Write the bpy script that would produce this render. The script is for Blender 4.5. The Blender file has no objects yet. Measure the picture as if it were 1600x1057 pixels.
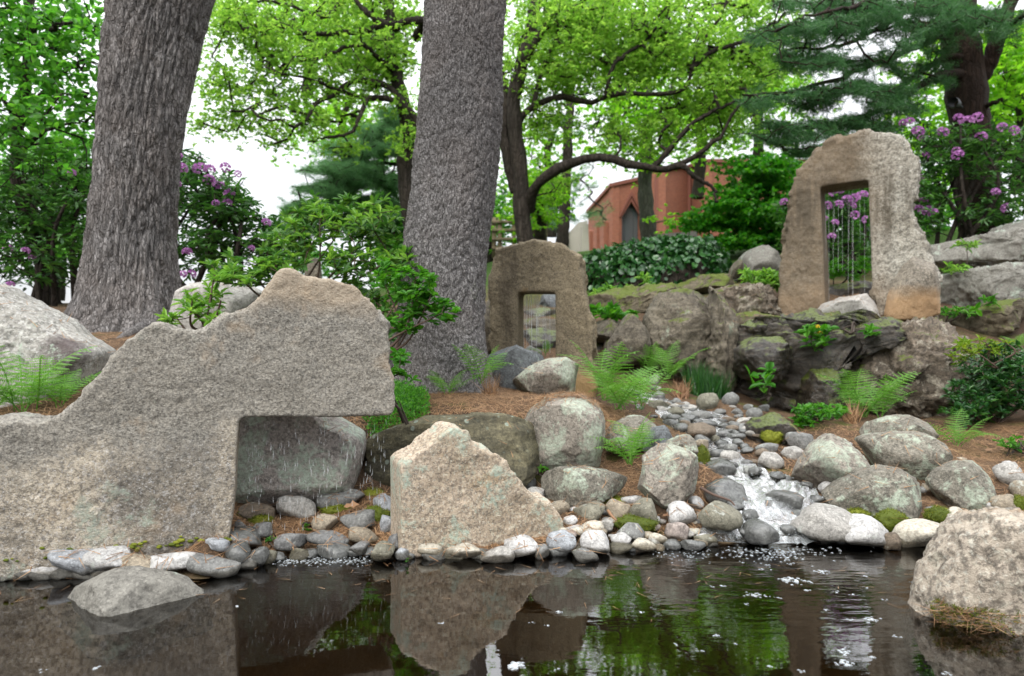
import bpy, bmesh, math, random
import numpy as np
from mathutils import Vector, Matrix, Quaternion
from mathutils.geometry import tessellate_polygon

R = math.radians
rng = np.random.default_rng(11)
random.seed(11)
S = bpy.context.scene
C = S.collection

# ------------------------------------------------------------------ camera
H = 0.95            # eye height above the pond (m)
FPX = 1067.0        # focal length in photo pixels (24 mm on a 36 mm wide frame)
cam_d = bpy.data.cameras.new('camera')
cam = bpy.data.objects.new('camera', cam_d); C.objects.link(cam)
cam.location = (0, 0, H); cam.rotation_euler = (R(90), 0, 0)
cam_d.lens = 24.0; cam_d.sensor_width = 36.0
cam_d.clip_start = 0.05; cam_d.clip_end = 600
cam_d.dof.use_dof = True; cam_d.dof.focus_distance = 3.05; cam_d.dof.aperture_fstop = 2.4
S.camera = cam

# ------------------------------------------------------------------ overcast sky, soft sun
SUN_EL, SUN_AZ = 44.0, -28.0
W = bpy.data.worlds.new('World'); S.world = W; W.use_nodes = True
wt = W.node_tree; wt.nodes.clear()
wo = wt.nodes.new('ShaderNodeOutputWorld'); bg = wt.nodes.new('ShaderNodeBackground')
sky = wt.nodes.new('ShaderNodeTexSky'); sky.sky_type = 'NISHITA'; sky.sun_disc = False
sky.sun_elevation = R(SUN_EL); sky.sun_rotation = R(SUN_AZ)
tc = wt.nodes.new('ShaderNodeTexCoord'); sx = wt.nodes.new('ShaderNodeSeparateXYZ')
wt.links.new(tc.outputs['Generated'], sx.inputs[0])
mr = wt.nodes.new('ShaderNodeMapRange')          # CIE overcast sky: zenith three times the horizon
mr.inputs['From Min'].default_value = 0.0; mr.inputs['From Max'].default_value = 1.0
mr.inputs['To Min'].default_value = 4.2; mr.inputs['To Max'].default_value = 23.0
wt.links.new(sx.outputs['Z'], mr.inputs['Value'])
cl = wt.nodes.new('ShaderNodeTexNoise'); cl.inputs['Scale'].default_value = 2.2; cl.inputs['Detail'].default_value = 4
mp = wt.nodes.new('ShaderNodeMapping'); mp.inputs['Scale'].default_value = (1, 1, 3)
wt.links.new(tc.outputs['Generated'], mp.inputs['Vector']); wt.links.new(mp.outputs[0], cl.inputs['Vector'])
mc = wt.nodes.new('ShaderNodeMapRange'); mc.inputs['To Min'].default_value = 0.9; mc.inputs['To Max'].default_value = 1.08
wt.links.new(cl.outputs['Fac'], mc.inputs['Value'])
mu = wt.nodes.new('ShaderNodeMath'); mu.operation = 'MULTIPLY'
wt.links.new(mr.outputs[0], mu.inputs[0]); wt.links.new(mc.outputs[0], mu.inputs[1])
vm = wt.nodes.new('ShaderNodeVectorMath'); vm.operation = 'SCALE'
vm.inputs[0].default_value = (0.985, 1.0, 1.03)
wt.links.new(mu.outputs[0], vm.inputs['Scale'])
mx = wt.nodes.new('ShaderNodeMix'); mx.data_type = 'RGBA'; mx.inputs['Factor'].default_value = 0.9
wt.links.new(sky.outputs[0], mx.inputs['A']); wt.links.new(vm.outputs[0], mx.inputs['B'])
wt.links.new(mx.outputs['Result'], bg.inputs['Color']); bg.inputs['Strength'].default_value = 0.11
wt.links.new(bg.outputs[0], wo.inputs[0])

sl = bpy.data.lights.new('sun', 'SUN'); so = bpy.data.objects.new('sun', sl); C.objects.link(so)
sl.energy = 1.8; sl.angle = R(32); sl.color = (1.0, 0.96, 0.9)
so.rotation_euler = (R(90 - SUN_EL), 0, R(180 - SUN_AZ))
_d = Vector((math.sin(R(SUN_AZ)) * math.cos(R(SUN_EL)), math.cos(R(SUN_AZ)) * -math.cos(R(SUN_EL)), math.sin(R(SUN_EL))))
so.rotation_euler = _d.to_track_quat('Z', 'Y').to_euler(); so.location = (0, -3, 20)
sky.sun_rotation = math.atan2(_d.x, _d.y)

S.view_settings.view_transform = 'Standard'; S.view_settings.look = 'None'
S.view_settings.gamma = 1.0; S.view_settings.use_curve_mapping = False
S.view_settings.exposure = 0.72
S.render.engine = 'CYCLES'
S.cycles.max_bounces = 7; S.cycles.diffuse_bounces = 3; S.cycles.glossy_bounces = 3
S.cycles.transmission_bounces = 5; S.cycles.transparent_max_bounces = 12
S.cycles.caustics_reflective = False; S.cycles.caustics_refractive = False
S.cycles.use_denoising = True

# ------------------------------------------------------------------ numeric helpers
def _h(ix, iy, iz, seed=0):
    M = np.uint64(0xFFFFFFFF)
    h = (ix.astype(np.int64).astype(np.uint64) * np.uint64(374761393) + iy.astype(np.int64).astype(np.uint64) * np.uint64(668265263)
         + iz.astype(np.int64).astype(np.uint64) * np.uint64(2246822519) + np.uint64(seed * 3266489917 % 2**32)) & M
    h = ((h ^ (h >> np.uint64(13))) * np.uint64(1274126177)) & M
    h = ((h ^ (h >> np.uint64(16))) * np.uint64(2654435761)) & M
    return ((h ^ (h >> np.uint64(15))) & M).astype(np.float64) / 4294967295.0

def vnoise(p, seed=0):
    i = np.floor(p); f = p - i; f = f * f * f * (f * (f * 6 - 15) + 10)
    x, y, z = i[:, 0], i[:, 1], i[:, 2]; fx, fy, fz = f[:, 0], f[:, 1], f[:, 2]
    out = 0
    for a in (0, 1):
        for b in (0, 1):
            for c in (0, 1):
                w = (fx if a else 1 - fx) * (fy if b else 1 - fy) * (fz if c else 1 - fz)
                out = out + w * _h(x + a, y + b, z + c, seed)
    return out * 2 - 1

def fbm(p, octv=4, seed=0, gain=0.5, ridged=False):
    s = 0; a = 1.0; t = 0; q = np.array(p, float)
    for k in range(octv):
        n = vnoise(q, seed + k)
        s = s + a * ((1 - 2 * np.abs(n)) if ridged else n); t += a
        a *= gain; q = q * 2.03 + 7.1
    return s / t

def voro2(u, v, nu, seed=0):
    """F1, F2 of a 2-D Voronoi, periodic with nu cells in u"""
    iu, iv = np.floor(u), np.floor(v); f1 = np.full(u.shape, 9.0); f2 = f1.copy(); cid = f1.copy()
    for a in (-1, 0, 1):
        for b in (-1, 0, 1):
            cu, cv = iu + a, iv + b; cm = np.mod(cu, nu); z = np.zeros_like(cu)
            pu = cu + 0.1 + 0.8 * _h(cm, cv, z, seed); pv = cv + 0.1 + 0.8 * _h(cm, cv, z + 1, seed)
            d = np.hypot(u - pu, v - pv); r = _h(cm, cv, z + 2, seed)
            n1 = d < f1
            f2 = np.where(n1, f1, np.minimum(f2, d)); cid = np.where(n1, r, cid); f1 = np.where(n1, d, f1)
    return f1, f2, cid

def facet(p, seed=0):
    """fractured-rock noise: every Worley cell is a tilted plane of its own"""
    i0 = np.floor(p); best = np.full(len(p), 9.0); out = np.zeros(len(p))
    for a in (-1, 0, 1):
        for b in (-1, 0, 1):
            for c in (-1, 0, 1):
                x, y, z = i0[:, 0] + a, i0[:, 1] + b, i0[:, 2] + c
                r = [_h(x, y, z, seed + k) for k in range(7)]
                d = np.stack([p[:, 0] - x - r[0], p[:, 1] - y - r[1], p[:, 2] - z - r[2]], 1); q = (d * d).sum(1); m = q < best
                v = (r[3] - .5) * .9 + d[:, 0] * (r[4] - .5) * 1.6 + d[:, 1] * (r[5] - .5) * 1.6 + d[:, 2] * (r[6] - .5) * 1.6
                out = np.where(m, v, out); best = np.where(m, q, best)
    return out

def P(px, py, Y):
    return np.array([(px - 800.0) / FPX * Y, Y, H + (528.5 - py) / FPX * Y])

def yw(px):      # distance of the water's edge along the shore
    return float(np.interp(px, [-400, 0, 370, 500, 700, 900, 1100, 1300, 1600, 2200], [2.5, 2.66, 2.8, 2.92, 2.93, 2.98, 3.1, 3.15, 3.1, 2.9]))

SLOPE = 0.16
def gy(px, py, s=SLOPE):   # distance at which the line of sight meets the sloping shore
    return (H + s * yw(px)) / (s + (py - 528.5) / FPX)

# ------------------------------------------------------------------ object helpers
def make_mesh(name, V, F, smooth=True):
    V = np.ascontiguousarray(V, dtype=np.float32); me = bpy.data.meshes.new(name)
    if isinstance(F, np.ndarray):
        F = np.ascontiguousarray(F, dtype=np.int32); m, k = F.shape
        me.vertices.add(len(V)); me.vertices.foreach_set('co', V.ravel())
        me.loops.add(m * k); me.loops.foreach_set('vertex_index', F.ravel())
        me.polygons.add(m); me.polygons.foreach_set('loop_start', np.arange(0, m * k, k, dtype=np.int32))
        me.polygons.foreach_set('loop_total', np.full(m, k, dtype=np.int32))
        me.update(calc_edges=True)
    else:
        me.from_pydata([tuple(map(float, v)) for v in V], [], F); me.update()
    if smooth:
        me.polygons.foreach_set('use_smooth', np.ones(len(me.polygons), dtype=bool))
    return me

def tag(o, label=None, cat=None, group=None, kind=None):
    if label: o['label'] = label
    if cat: o['category'] = cat
    if group: o['group'] = group
    if kind: o['kind'] = kind
    return o

def link(name, me, mat=None, parent=None, loc=(0, 0, 0)):
    o = bpy.data.objects.new(name, me); C.objects.link(o)
    if mat is not None and me is not None and len(me.materials) == 0: me.materials.append(mat)
    o.location = loc
    if parent is not None: o.parent = parent
    return o

def obj(name, V, F, mat, parent=None, origin=None, smooth=True):
    """mesh in world coordinates; stored relative to its parent's origin or to its own base"""
    V = np.asarray(V, float)
    if parent is not None:
        org = np.array(parent.location)
        if parent.parent is not None: org = org + np.array(parent.parent.location)
        return link(name, make_mesh(name, V - org, F, smooth), mat, parent)
    if origin is None:
        origin = np.array([(V[:, 0].min() + V[:, 0].max()) / 2, (V[:, 1].min() + V[:, 1].max()) / 2, V[:, 2].min()])
    return link(name, make_mesh(name, V - np.array(origin), F, smooth), mat, None, tuple(origin))

def thing(name, label, cat, loc, group=None):
    o = bpy.data.objects.new(name, None); C.objects.link(o); o.location = tuple(float(v) for v in loc); o.empty_display_size = 0.1
    return tag(o, label, cat, group)

class Acc:
    """collects small meshes into one"""
    def __init__(s): s.V = []; s.F = []; s.n = 0
    def add(s, V, F):
        V = np.asarray(V, float); F = np.asarray(F, int); s.V.append(V); s.F.append(F + s.n); s.n += len(V)
    def get(s): return np.concatenate(s.V), np.concatenate(s.F)

def tube(pts, rad, n=6, cap=True):
    pts = np.asarray(pts, float); m = len(pts); rad = np.broadcast_to(np.asarray(rad, float), (m,))
    t = np.gradient(pts, axis=0); t /= np.linalg.norm(t, axis=1)[:, None] + 1e-9
    a = np.array([0.31, 0.2, 0.93]) if abs(t[:, 2]).mean() < 0.8 else np.array([0.95, 0.3, 0.1])
    s = np.cross(t, a); s /= np.linalg.norm(s, axis=1)[:, None] + 1e-9; b = np.cross(t, s)
    th = np.arange(n) / n * 2 * np.pi
    V = pts[:, None] + rad[:, None, None] * (np.cos(th)[None, :, None] * s[:, None] + np.sin(th)[None, :, None] * b[:, None])
    i = np.arange(m - 1)[:, None] * n; j = np.arange(n)[None]; k = (j + 1) % n
    F = np.stack([i + j, i + k, i + n + k, i + n + j], -1).reshape(-1, 4)
    return V.reshape(-1, 3), F

def box(c, sx, sy, sz, ang=0.0):
    """eight corners, quads; centre c, yaw ang"""
    ca, sa = math.cos(ang), math.sin(ang)
    V = []
    for z in (-1, 1):
        for x, y in ((-1, -1), (1, -1), (1, 1), (-1, 1)):
            dx, dy = x * sx / 2, y * sy / 2
            V.append((c[0] + ca * dx - sa * dy, c[1] + sa * dx + ca * dy, c[2] + z * sz / 2))
    F = [(3, 2, 1, 0), (4, 5, 6, 7), (0, 1, 5, 4), (1, 2, 6, 5), (2, 3, 7, 6), (3, 0, 4, 7)]
    return np.array(V), np.array(F)

def spline(pts, n):
    """Catmull-Rom through pts (k,d) resampled to n"""
    p = np.asarray(pts, float); k = len(p); q = np.vstack([2 * p[0] - p[1], p, 2 * p[-1] - p[-2]])
    u = np.linspace(0, k - 1 - 1e-6, n); i = u.astype(int); f = (u - i)[:, None]
    a, b, c, d = q[i], q[i + 1], q[i + 2], q[i + 3]
    return 0.5 * (2 * b + (c - a) * f + (2 * a - 5 * b + 4 * c - d) * f**2 + (3 * b - a - 3 * c + d) * f**3)

# ------------------------------------------------------------------ materials
class NT:
    def __init__(s, name):
        s.m = bpy.data.materials.new(name); s.m.use_nodes = True; s.t = s.m.node_tree; s.t.nodes.clear()
        s.out = s.t.nodes.new('ShaderNodeOutputMaterial')
    def n(s, typ, **kw):
        nd = s.t.nodes.new('ShaderNode' + typ)
        for k, v in kw.items():
            if k in nd.inputs: s.set(nd.inputs[k], v)
            else: setattr(nd, k, v)
        return nd
    def set(s, inp, v):
        if isinstance(v, bpy.types.NodeSocket): s.t.links.new(v, inp)
        elif isinstance(v, (tuple, list)) and len(v) == 3 and inp.type == 'RGBA': inp.default_value = (*v, 1)
        else: inp.default_value = v
    def coord(s, rand=True, scale=(1, 1, 1)):
        tcn = s.n('TexCoord'); v = tcn.outputs['Object']
        if rand:
            oi = s.n('ObjectInfo'); mm = s.n('Math', operation='MULTIPLY'); s.set(mm.inputs[0], oi.outputs['Random']); mm.inputs[1].default_value = 37.0
            va = s.n('VectorMath', operation='ADD'); s.set(va.inputs[0], v); s.set(va.inputs[1], mm.outputs[0]); v = va.outputs[0]
        if scale != (1, 1, 1):
            m = s.n('Mapping'); s.set(m.inputs['Vector'], v); m.inputs['Scale'].default_value = scale; v = m.outputs[0]
        return v
    def noise(s, v, scale, detail=4, rough=0.55, dist=0.0):
        nd = s.n('TexNoise'); s.set(nd.inputs['Vector'], v); nd.inputs['Scale'].default_value = scale
        nd.inputs['Detail'].default_value = detail; nd.inputs['Roughness'].default_value = rough; nd.inputs['Distortion'].default_value = dist
        return nd.outputs['Fac']
    def ramp(s, f, stops, interp='LINEAR'):
        nd = s.n('ValToRGB'); s.set(nd.inputs[0], f); cr = nd.color_ramp; cr.interpolation = interp
        while len(cr.elements) < len(stops): cr.elements.new(0.5)
        for e, (p, c) in zip(cr.elements, stops):
            e.position = p; e.color = (c, c, c, 1) if not isinstance(c, (tuple, list)) else (*c, 1)
        return nd.outputs[0]
    def mix(s, f, a, b, blend='MIX'):
        nd = s.n('Mix'); nd.data_type = 'RGBA'; nd.blend_type = blend
        s.set(nd.inputs['Factor'], f); s.set(nd.inputs['A'], a); s.set(nd.inputs['B'], b); return nd.outputs['Result']
    def math(s, op, a, b=0.0, c=0.0):
        nd = s.n('Math', operation=op); s.set(nd.inputs[0], a); s.set(nd.inputs[1], b); s.set(nd.inputs[2], c); return nd.outputs[0]
    def bump(s, h, strength=0.5, dist=0.02, normal=None):
        nd = s.n('Bump'); s.set(nd.inputs['Height'], h); s.set(nd.inputs['Strength'], strength); nd.inputs['Distance'].default_value = dist
        if normal is not None: s.set(nd.inputs['Normal'], normal)
        return nd.outputs[0]
    def principled(s, col, rough=0.8, normal=None, spec=0.3, **kw):
        nd = s.n('BsdfPrincipled'); s.set(nd.inputs['Base Color'], col); s.set(nd.inputs['Roughness'], rough)
        nd.inputs['Specular IOR Level'].default_value = spec
        if normal is not None: s.set(nd.inputs['Normal'], normal)
        for k, v in kw.items(): s.set(nd.inputs[k], v)
        return nd.outputs[0]
    def done(s, surf): s.t.links.new(surf, s.out.inputs['Surface']); return s.m

def stone(name, c1, c2, dark=(.06, .055, .05), speck=0.5, spscale=60, lichen=None, lich=0.5, lscale=5.0, stain=0.35, stain_c=None, stscale=1.6,
          rough=0.85, bump=0.6, bscale=14, wet=0.0, moss=0.0, layers=0.0, spots=0.0, accent=None, accent_t=0.62, zones=None, tide=0):
    k = NT(name); v = k.coord()
    col = k.mix(k.ramp(k.noise(v, 2.2, 6, .6), [(.32, 0), (.68, 1)]), c1, c2)
    if accent is not None:
        col = k.mix(k.ramp(k.noise(k.coord(scale=(1.3, 1.3, 1.3)), 3.1, 5, .6), [(accent_t, 0), (accent_t + .12, .8)]), col, accent)
    # weathered dark blotches with ragged edges
    st = k.ramp(k.noise(v, stscale, 9, .68, .3), [(.47, 0), (.62, 1)])
    col = k.mix(k.math('MULTIPLY', st, stain), col, stain_c or dark)
    col = k.mix(k.ramp(k.noise(v, spscale * .5, 7, .78), [(.38, .4), (.5, 0)]), col, dark)
    col = k.mix(k.ramp(k.noise(v, spscale * .55, 7, .78), [(.54, 0), (.64, .4)]), col, tuple(min(.7, c * 1.6) for c in c1))
    # crystals: fine dark and light grains
    g1 = k.ramp(k.noise(v, spscale, 5, .75), [(.43, 1), (.53, 0)])
    col = k.mix(k.math('MULTIPLY', g1, speck), col, dark)
    g2 = k.ramp(k.noise(v, spscale * 1.7, 3, .6), [(.56, 0), (.66, 1)])
    col = k.mix(k.math('MULTIPLY', g2, speck * .7), col, tuple(min(.75, c * 1.9) for c in c1))
    if zones: col = zones(k, v, col)
    if layers:
        lv = k.coord(scale=(1.2, 1.2, 9)); l = k.ramp(k.noise(lv, 2.4, 7, .65, .6), [(.42, 1), (.6, 0)])
        col = k.mix(k.math('MULTIPLY', l, layers), col, dark)
    if lichen is not None:
        l1 = k.noise(v, lscale, 9, .72, .25)
        t = .62 - .22 * lich
        lm = k.ramp(l1, [(t, 0), (t + .05, 1)])
        grain = k.ramp(k.noise(v, 55, 4, .7), [(.35, .15), (.6, 1)])
        col = k.mix(k.math('MULTIPLY', k.math('MULTIPLY', lm, grain), .85), col, lichen)
    if spots:
        vo = k.n('TexVoronoi'); k.set(vo.inputs['Vector'], v); vo.inputs['Scale'].default_value = 16.0
        sm = k.ramp(vo.outputs['Distance'], [(.16, 1), (.24, 0)])
        sm = k.math('MULTIPLY', sm, k.ramp(k.noise(v, 3.0, 3), [(.48, 0), (.58, 1)]))
        col = k.mix(k.math('MULTIPLY', sm, spots), col, lichen or (.42, .46, .38))
    hgt = k.math('ADD', k.noise(v, bscale, 10, .68), k.math('MULTIPLY', k.noise(v, bscale * 7, 4, .7), .35))
    if moss:
        ge = k.n('NewGeometry'); sp = k.n('SeparateXYZ'); k.set(sp.inputs[0], ge.outputs['Normal'])
        mm = k.math('ADD', k.math('MULTIPLY', sp.outputs['Z'], .22), k.noise(v, 4.5, 8, .68))
        ms = k.ramp(mm, [(.74 - .22 * moss, 0), (.82 - .22 * moss, 1)])
        mc_ = k.mix(k.noise(v, 40, 3), (.035, .055, .008), (.12, .15, .02))
        col = k.mix(k.math('MULTIPLY', ms, .9), col, mc_)
    rr = rough
    if tide:     # stones stay wet and dark up to a ragged line above the pond
        ge2 = k.n('NewGeometry'); sp2 = k.n('SeparateXYZ'); k.set(sp2.inputs[0], ge2.outputs['Position'])
        tm = k.n('MapRange'); k.set(tm.inputs['Value'], k.math('ADD', sp2.outputs['Z'], k.math('MULTIPLY', k.math('SUBTRACT', k.noise(v, 18, 4), .5), .04))); tm.inputs['From Min'].default_value = .042; tm.inputs['From Max'].default_value = .03
        col = k.mix(tm.outputs[0], col, k.mix(1.0, col, (.42, .4, .36), 'MULTIPLY')); rr = k.math('SUBTRACT', rough, k.math('MULTIPLY', tm.outputs[0], .4))
    if wet:
        wm = k.ramp(k.noise(v, 2.8, 4), [(.4, 0), (.6, 1)])
        rr = k.math('SUBTRACT', rr, k.math('MULTIPLY', wm, wet * .5))
    nrm = k.bump(hgt, bump, .03)
    return k.done(k.principled(col, rr, nrm, spec=.25 + .5 * wet))

def leafmat(name, cols, trans=0.4, tcol=None, rough=0.45, spec=0.35):
    k = NT(name); ge = k.n('NewGeometry'); r = ge.outputs['Random Per Island']
    oi = k.n('ObjectInfo'); r = k.math('FRACT', k.math('ADD', r, oi.outputs['Random']))
    col = k.ramp(r, [(i / max(1, len(cols) - 1), c) for i, c in enumerate(cols)])
    p = k.principled(col, rough, None, spec=spec)
    t = k.n('BsdfTranslucent')
    k.set(t.inputs['Color'], k.mix(1.0, col, tcol or (1.5, 1.6, .8), 'MULTIPLY'))
    m = k.n('MixShader'); m.inputs[0].default_value = trans; k.t.links.new(p, m.inputs[1]); k.t.links.new(t.outputs[0], m.inputs[2])
    return k.done(m.outputs[0])

def plain(name, col, rough=.7, var=.25, scale=20, bump=.2, spec=.3):
    k = NT(name); v = k.coord()
    c = k.mix(k.noise(v, scale, 6, .65), tuple(x * (1 - var) for x in col), tuple(min(.9, x * (1 + var)) for x in col))
    return k.done(k.principled(c, rough, k.bump(k.noise(v, scale * 2, 6, .6), bump, .01), spec=spec))

def barkmat(name, c1, c2, c3, vs=(1, 1, .22), scale=26, lichen=.0, bump=.9):
    k = NT(name); v = k.coord(scale=vs); v0 = k.coord()
    n = k.noise(v, scale, 8, .7, .4)
    col = k.ramp(n, [(.3, c1), (.5, c2), (.72, c3)])
    col = k.mix(k.ramp(k.noise(v0, 2.5, 4), [(.4, 0), (.7, .5)]), col, (c2[0] * .95, c2[1] * .85, c2[2] * .78))
    if lichen:
        lm = k.ramp(k.noise(v0, 4.2, 7, .65), [(.66, 0), (.7, 1)]); lm = k.math('MULTIPLY', lm, lichen)
        col = k.mix(lm, col, (.3, .34, .24))
    col = k.mix(k.ramp(k.noise(v0, 1.3, 6, .65), [(.42, .45), (.56, 0)]), col, tuple(c * .45 for c in c2))
    fl = k.ramp(k.noise(v, scale * 2.6, 4, .7), [(.6, 0), (.72, 1)])
    col = k.mix(k.math('MULTIPLY', fl, .55), col, tuple(min(.5, c * 1.7) for c in c3))
    wv = k.n('VectorMath', operation='ADD'); nz = k.n('TexNoise'); k.set(nz.inputs['Vector'], v0); nz.inputs['Scale'].default_value = 9; nz.inputs['Detail'].default_value = 4
    sc_n = k.n('VectorMath', operation='SCALE'); k.set(sc_n.inputs[0], nz.outputs['Color']); sc_n.inputs['Scale'].default_value = .07; k.set(wv.inputs[0], v); k.set(wv.inputs[1], sc_n.outputs[0])
    vo = k.n('TexVoronoi', feature='DISTANCE_TO_EDGE'); k.set(vo.inputs['Vector'], wv.outputs[0]); vo.inputs['Scale'].default_value = scale * 1.15
    cr = k.ramp(vo.outputs['Distance'], [(.0, 0), (.16, 1)])
    col = k.mix(k.math('MULTIPLY', k.math('SUBTRACT', 1.0, cr), .5), col, tuple(c * .5 for c in c1))
    h = k.math('ADD', k.math('ADD', n, k.math('MULTIPLY', cr, .5)), k.math('MULTIPLY', k.noise(v, scale * 4, 5, .7), .4))
    return k.done(k.principled(col, .9, k.bump(h, bump, .03), spec=.15))

M = {}
def zone_mix(k, v, axis, lo, hi, wob=.25, scale=2.0):
    """mask rising from 0 at lo to 1 at hi along an object axis, its edge made ragged"""
    sp = k.n('SeparateXYZ'); tcn = k.n('TexCoord'); k.set(sp.inputs[0], tcn.outputs['Object'])
    f = k.math('ADD', sp.outputs[axis], k.math('MULTIPLY', k.math('SUBTRACT', k.noise(v, scale, 7, .65), .5), wob * 2))
    m = k.n('MapRange'); k.set(m.inputs['Value'], f); m.inputs['From Min'].default_value = lo; m.inputs['From Max'].default_value = hi
    return m.outputs[0]
def z_big(k, v, col):      # old water line below, grey weathering on the middle, tan broken crest
    col = k.mix(k.math('MULTIPLY', zone_mix(k, v, 'Z', .42, .6, .42), .85), col, k.mix(k.ramp(k.noise(v, 88, 8, .8), [(.4, 0), (.58, 1)]), (.07, .067, .06), (.36, .34, .295)))
    col = k.mix(k.math('MULTIPLY', zone_mix(k, v, 'Z', 1.12, 1.24, .2, 3), .5), col, (.44, .34, .23))
    return k.mix(k.math('MULTIPLY', k.ramp(k.noise(v, 3.4, 6, .65), [(.58, 0), (.68, 1)]), .4), col, (.42, .31, .2))
def z_gate(k, v, col):     # brown left leg, dark drip streaks below the crest, orange feet
    col = k.mix(k.math('MULTIPLY', zone_mix(k, v, 'X', .22, -.12, .2), .8), col, k.mix(k.noise(v, 9, 6, .7), (.07, .055, .04), (.2, .135, .07)))
    s = k.ramp(k.noise(k.coord(scale=(9, 9, .7)), 1.0, 6, .6), [(.46, 0), (.6, 1)])
    col = k.mix(k.math('MULTIPLY', k.math('MULTIPLY', s, zone_mix(k, v, 'Z', 1.75, 1.45, .15)), k.math('MULTIPLY', zone_mix(k, v, 'Z', .7, 1.2, .2), .8)), col, (.085, .07, .05))
    return k.mix(k.math('MULTIPLY', zone_mix(k, v, 'Z', .6, .45, .16, 3), .2), col, (.34, .22, .12))
def z_arch(k, v, col):
    s = k.ramp(k.noise(k.coord(scale=(8, 8, .7)), 1.0, 6, .6), [(.48, 0), (.62, 1)])
    col = k.mix(k.math('MULTIPLY', s, .6), col, (.07, .055, .038))
    return k.mix(k.math('MULTIPLY', zone_mix(k, v, 'Z', .42, .3, .08, 4), .75), col, (.33, .21, .09))
def z_block(k, v, col): return k.mix(k.math('MULTIPLY', zone_mix(k, v, 'Z', .34, .2, .16, 3), .75), col, (.42, .26, .13))
M['granite'] = stone('weathered_granite', (.66, .57, .44), (.56, .485, .375), (.07, .064, .055), .5, 62, (.34, .39, .32), .02, 3.2, .74, (.105, .1, .092), .95, bump=.95, bscale=20, accent=(.4, .29, .17), accent_t=.6, zones=z_big)
M['granite_pink'] = stone('pink_granite', (.56, .45, .345), (.45, .37, .28), (.1, .085, .07), .52, 66, (.36, .45, .37), .36, 6.5, .35, (.25, .19, .11), 2.2, bump=.7, bscale=22, accent=(.36, .25, .13), accent_t=.6)
M['granite_near'] = stone('pale_granite', (.5, .43, .345), (.42, .365, .295), (.08, .07, .058), .55, 34, None, 0, 4, .14, (.15, .13, .1), 2.0, bump=1.0, bscale=20, accent=(.4, .26, .15), accent_t=.6)
M['granite_arch'] = stone('brown_granite', (.27, .22, .14), (.205, .17, .115), (.05, .04, .03), .55, 75, None, 0, 4, .5, (.085, .07, .05), 1.3, bump=.8, bscale=26, accent=(.28, .18, .08), accent_t=.64, zones=z_arch)
M['granite_gate'] = stone('two_tone_granite', (.43, .41, .355), (.33, .305, .25), (.06, .055, .045), .55, 42, None, 0, 3, .5, (.14, .11, .075), 1.2, bump=1.0, bscale=14, accent=(.36, .26, .15), accent_t=.66, zones=z_gate)
M['granite_block'] = stone('orange_grey_granite', (.3, .26, .2), (.2, .18, .15), (.05, .045, .04), .5, 45, None, 0, 4, .3, None, 2, bump=.9, bscale=14, zones=z_block)
M['lichen_rock'] = stone('lichen_rock', (.4, .36, .325), (.3, .272, .25), (.06, .055, .05), .45, 50, (.38, .46, .37), .62, 3.2, .3, None, 2.5, bump=.7, bscale=12, spots=.6)
M['lichen_green'] = stone('green_lichen_rock', (.27, .24, .2), (.19, .172, .145), (.05, .046, .04), .5, 50, (.33, .38, .3), .56, 4.6, .45, (.12, .108, .09), 3.0, bump=.6, bscale=12, spots=.4)
M['dark_rock'] = stone('dark_layered_rock', (.17, .15, .09), (.11, .1, .06), (.025, .024, .018), .35, 45, (.3, .36, .3), .0, 5, .45, None, 2.0, bump=.7, bscale=9, layers=.55, spots=.55)
M['bank_rock'] = stone('bank_rock', (.23, .21, .17), (.155, .145, .118), (.045, .042, .036), .5, 52, (.36, .42, .33), .42, 6.0, .5, (.1, .092, .075), 2.6, bump=.75, bscale=12, spots=.55)
M['grey_rock'] = stone('grey_rock', (.21, .2, .175), (.15, .145, .125), (.06, .056, .05), .4, 48, (.3, .35, .29), .3, 4.5, .3, None, 2.4, bump=.55, bscale=11, spots=.3)
M['slate_rock'] = stone('slate_rock', (.13, .14, .145), (.09, .098, .1), (.03, .03, .03), .4, 48, (.28, .33, .3), .36, 5, .3, None, 2.4, bump=.6, bscale=11)
M['pale_rock'] = stone('pale_rock', (.42, .4, .37), (.34, .33, .3), (.12, .11, .1), .35, 40, (.36, .42, .36), .1, 5, .25, None, 2.2, bump=.6, bscale=12)
M['ledge_rock'] = stone('ledge_rock', (.2, .175, .13), (.14, .12, .09), (.035, .03, .025), .4, 40, (.25, .29, .22), .1, 4, .5, None, 1.5, bump=.9, bscale=8, layers=.4, moss=.25)
M['mossy_rock'] = stone('mossy_rock', (.18, .15, .1), (.12, .1, .07), (.035, .03, .02), .4, 40, None, 0, 4, .4, None, 1.5, bump=.8, bscale=9, layers=.4, moss=.7)
M['wet_rock'] = stone('wet_rock', (.085, .066, .046), (.042, .034, .025), (.009, .008, .006), .5, 34, None, 0, 4, .5, (.018, .016, .014), 2, rough=.62, bump=1.0, bscale=9, wet=.75, moss=.62, layers=.6)
M['outcrop'] = stone('lichen_outcrop', (.2, .16, .12), (.13, .105, .08), (.03, .027, .022), .45, 34, (.34, .31, .25), .42, 6, .4, None, 2, bump=1.0, bscale=9, layers=.3, moss=.18)
PEB = {'white': (.5, .49, .47), 'pale': (.37, .355, .325), 'cream': (.47, .43, .35), 'grey': (.2, .2, .19), 'blue': (.34, .355, .37), 'tan': (.3, .255, .19),
       'dark': (.19, .19, .185), 'olive': (.2, .19, .145), 'rust': (.24, .15, .09), 'pink': (.33, .28, .25), 'brown': (.17, .135, .1)}
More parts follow.
